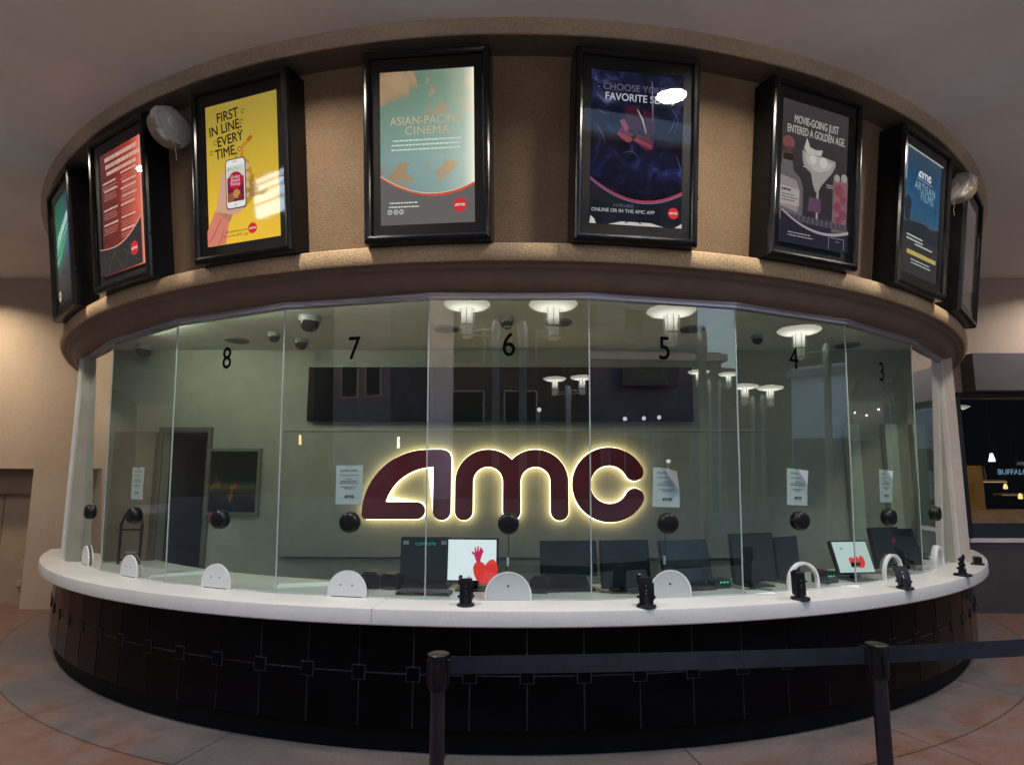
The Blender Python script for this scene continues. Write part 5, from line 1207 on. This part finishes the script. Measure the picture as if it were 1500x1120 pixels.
a = MB(); a.box((-4.2, -28.5, 0), (-3.0, -28.3, 16)); tag(a.build('pilaster', mat('pale_blue_render', (.55, .62, .75), .8, noise=(2, .1))), 'tall pale blue pilaster mirrored at the left edge of window 6', 'pilaster')
for i in range(14):
    a = MB(); a.lathe([(0, -.04), (.035, -.02), (.04, .01), (.02, .05), (0, .055)], 8)
    tag(a.build('festoon_bulb', glow('festoon_glow', (1, .8, .5), 9), None, (24.2, -7.6 + .42 * i, 4.25 + .12 * ((i * 5) % 3))), 'small warm festoon bulb on the plaza, mirrored in window 3', 'light bulb', 'festoon bulbs across the plaza')

# ================================================================== lights
def area(name, loc, size, power, col=(1, .9, .76), rot=(0, 0, 0), parent=None, shape='DISK', sy=None, spread=pi):
    l = bpy.data.lights.new(name, 'AREA'); l.shape = shape; l.size = size; l.energy = power; l.color = col; l.spread = spread
    if sy: l.size_y = sy
    o = bpy.data.objects.new(name, l); COL.objects.link(o); o.location = loc; o.rotation_euler = rot
    if parent: o.parent = parent
    return o
def downlight(x, y, power, label, col=(1, .9, .76), spread=radians(150)):
    r0 = empty('recessed_downlight', (x, y, ZCEIL), (0, 0, 0), label, 'downlight', 'recessed canopy downlights')
    a = MB(); a.lathe([(.15, .0), (.165, -.012), (.14, -.014), (.131, -.004)], 28); a.build('trim_ring', WHITE, r0)
    area('lamp', (0, 0, -.008), .25, power, col, (0, 0, 0), r0, spread=spread)
for ph, pw, lb in ((-35, 62, 'downlight over the red poster side'), (-12, 62, 'downlight before the yellow and teal posters'), (11.6, 62, 'downlight mirrored in the navy poster'), (33, 62, 'downlight over the artisan poster side')):
    x, y, z = pol(ph, 7.88); downlight(x, y, pw, 'recessed canopy ' + lb)
downlight(-7.95, -3.6, 66, 'recessed canopy downlight washing the beige wall by the brown door', (1, .85, .62), radians(135))
downlight(8.2, -3.6, 60, 'recessed canopy downlight washing the wall above the shopfront', (1, .90, .80), radians(150))
ls = empty('added_strip_light', (0, 0, 0), (0, 0, 0), 'added strip light, unseen behind the glass header, lighting the booth interior', 'strip light', 'added strip lights behind the header')  # added lamps, out of sight, that brighten the booth interior
for k in (-3, -2, -1, 0, 1, 2, 3):
    ph = k * degrees(DL); x, y, z = pol(ph, 6.36, IN_CEIL - .012)
    area('tube', (x, y, z), .9, (9, 8, 5.5, 2.6, 1.2, .8, .8)[k + 3], (.95, 1, .84), (radians(58), 0, radians(ph)), ls, 'RECTANGLE', .05)
a = MB()
for k in (-3, -2, -1, 0, 1, 2, 3):
    a.box((-.5, -6.42, IN_CEIL - .008), (.5, -6.31, IN_CEIL - .001), None, Matrix.Rotation(k * DL, 4, 'Z'))
a.build('housing', WHITE, ls)

sun_el, sun_rot = radians(2.0), radians(20)
sl = bpy.data.lights.new('sun', 'SUN'); sl.energy = .03; sl.angle = radians(10); sl.color = (1, .75, .6)
so = bpy.data.objects.new('sun', sl); COL.objects.link(so); so.rotation_euler = (radians(88), 0, radians(160))
w = bpy.data.worlds.new('World'); scene.world = w; w.use_nodes = True
nt = w.node_tree; bg = nt.nodes['Background']; sky = nt.nodes.new('ShaderNodeTexSky'); sky.sky_type = 'NISHITA'; sky.sun_disc = False
sky.sun_elevation = sun_el; sky.sun_rotation = sun_rot
tint = nt.nodes.new('ShaderNodeMix'); tint.data_type = 'RGBA'; tint.blend_type = 'MULTIPLY'; tint.inputs[0].default_value = 1; tint.inputs[7].default_value = (.78, .88, 1.16, 1)
nt.links.new(sky.outputs[0], tint.inputs[6]); nt.links.new(tint.outputs[2], bg.inputs[0]); bg.inputs[1].default_value = 2.0

# ================================================================== camera
cd = bpy.data.cameras.new('camera'); cam = bpy.data.objects.new('camera', cd); COL.objects.link(cam); scene.camera = cam
F = 772.25; pitch, yaw, roll = .1154, -.0066, -.0020
cd.sensor_fit = 'HORIZONTAL'; cd.sensor_width = 36; cd.lens = F / 1500 * 36; cd.shift_y = (621.94 - 560) / 1500; cd.clip_start = .05; cd.clip_end = 1000
cam.matrix_world = Matrix.Translation((.0076 * R, -1.5814 * R, H)) @ Matrix.Rotation(-yaw, 4, 'Z') @ Matrix.Rotation(pi / 2 + pitch, 4, 'X') @ Matrix.Rotation(-roll, 4, 'Z')

scene.render.engine = 'CYCLES'
c = scene.cycles; c.use_denoising = True; c.denoiser = 'OPENIMAGEDENOISE'; c.max_bounces = 8; c.transparent_max_bounces = 16; c.glossy_bounces = 4; c.diffuse_bounces = 4
c.sample_clamp_indirect = 4; c.blur_glossy = .3; c.caustics_reflective = False; c.caustics_refractive = False
scene.view_settings.view_transform = 'Standard'; scene.view_settings.look = 'None'; scene.view_settings.exposure = 0
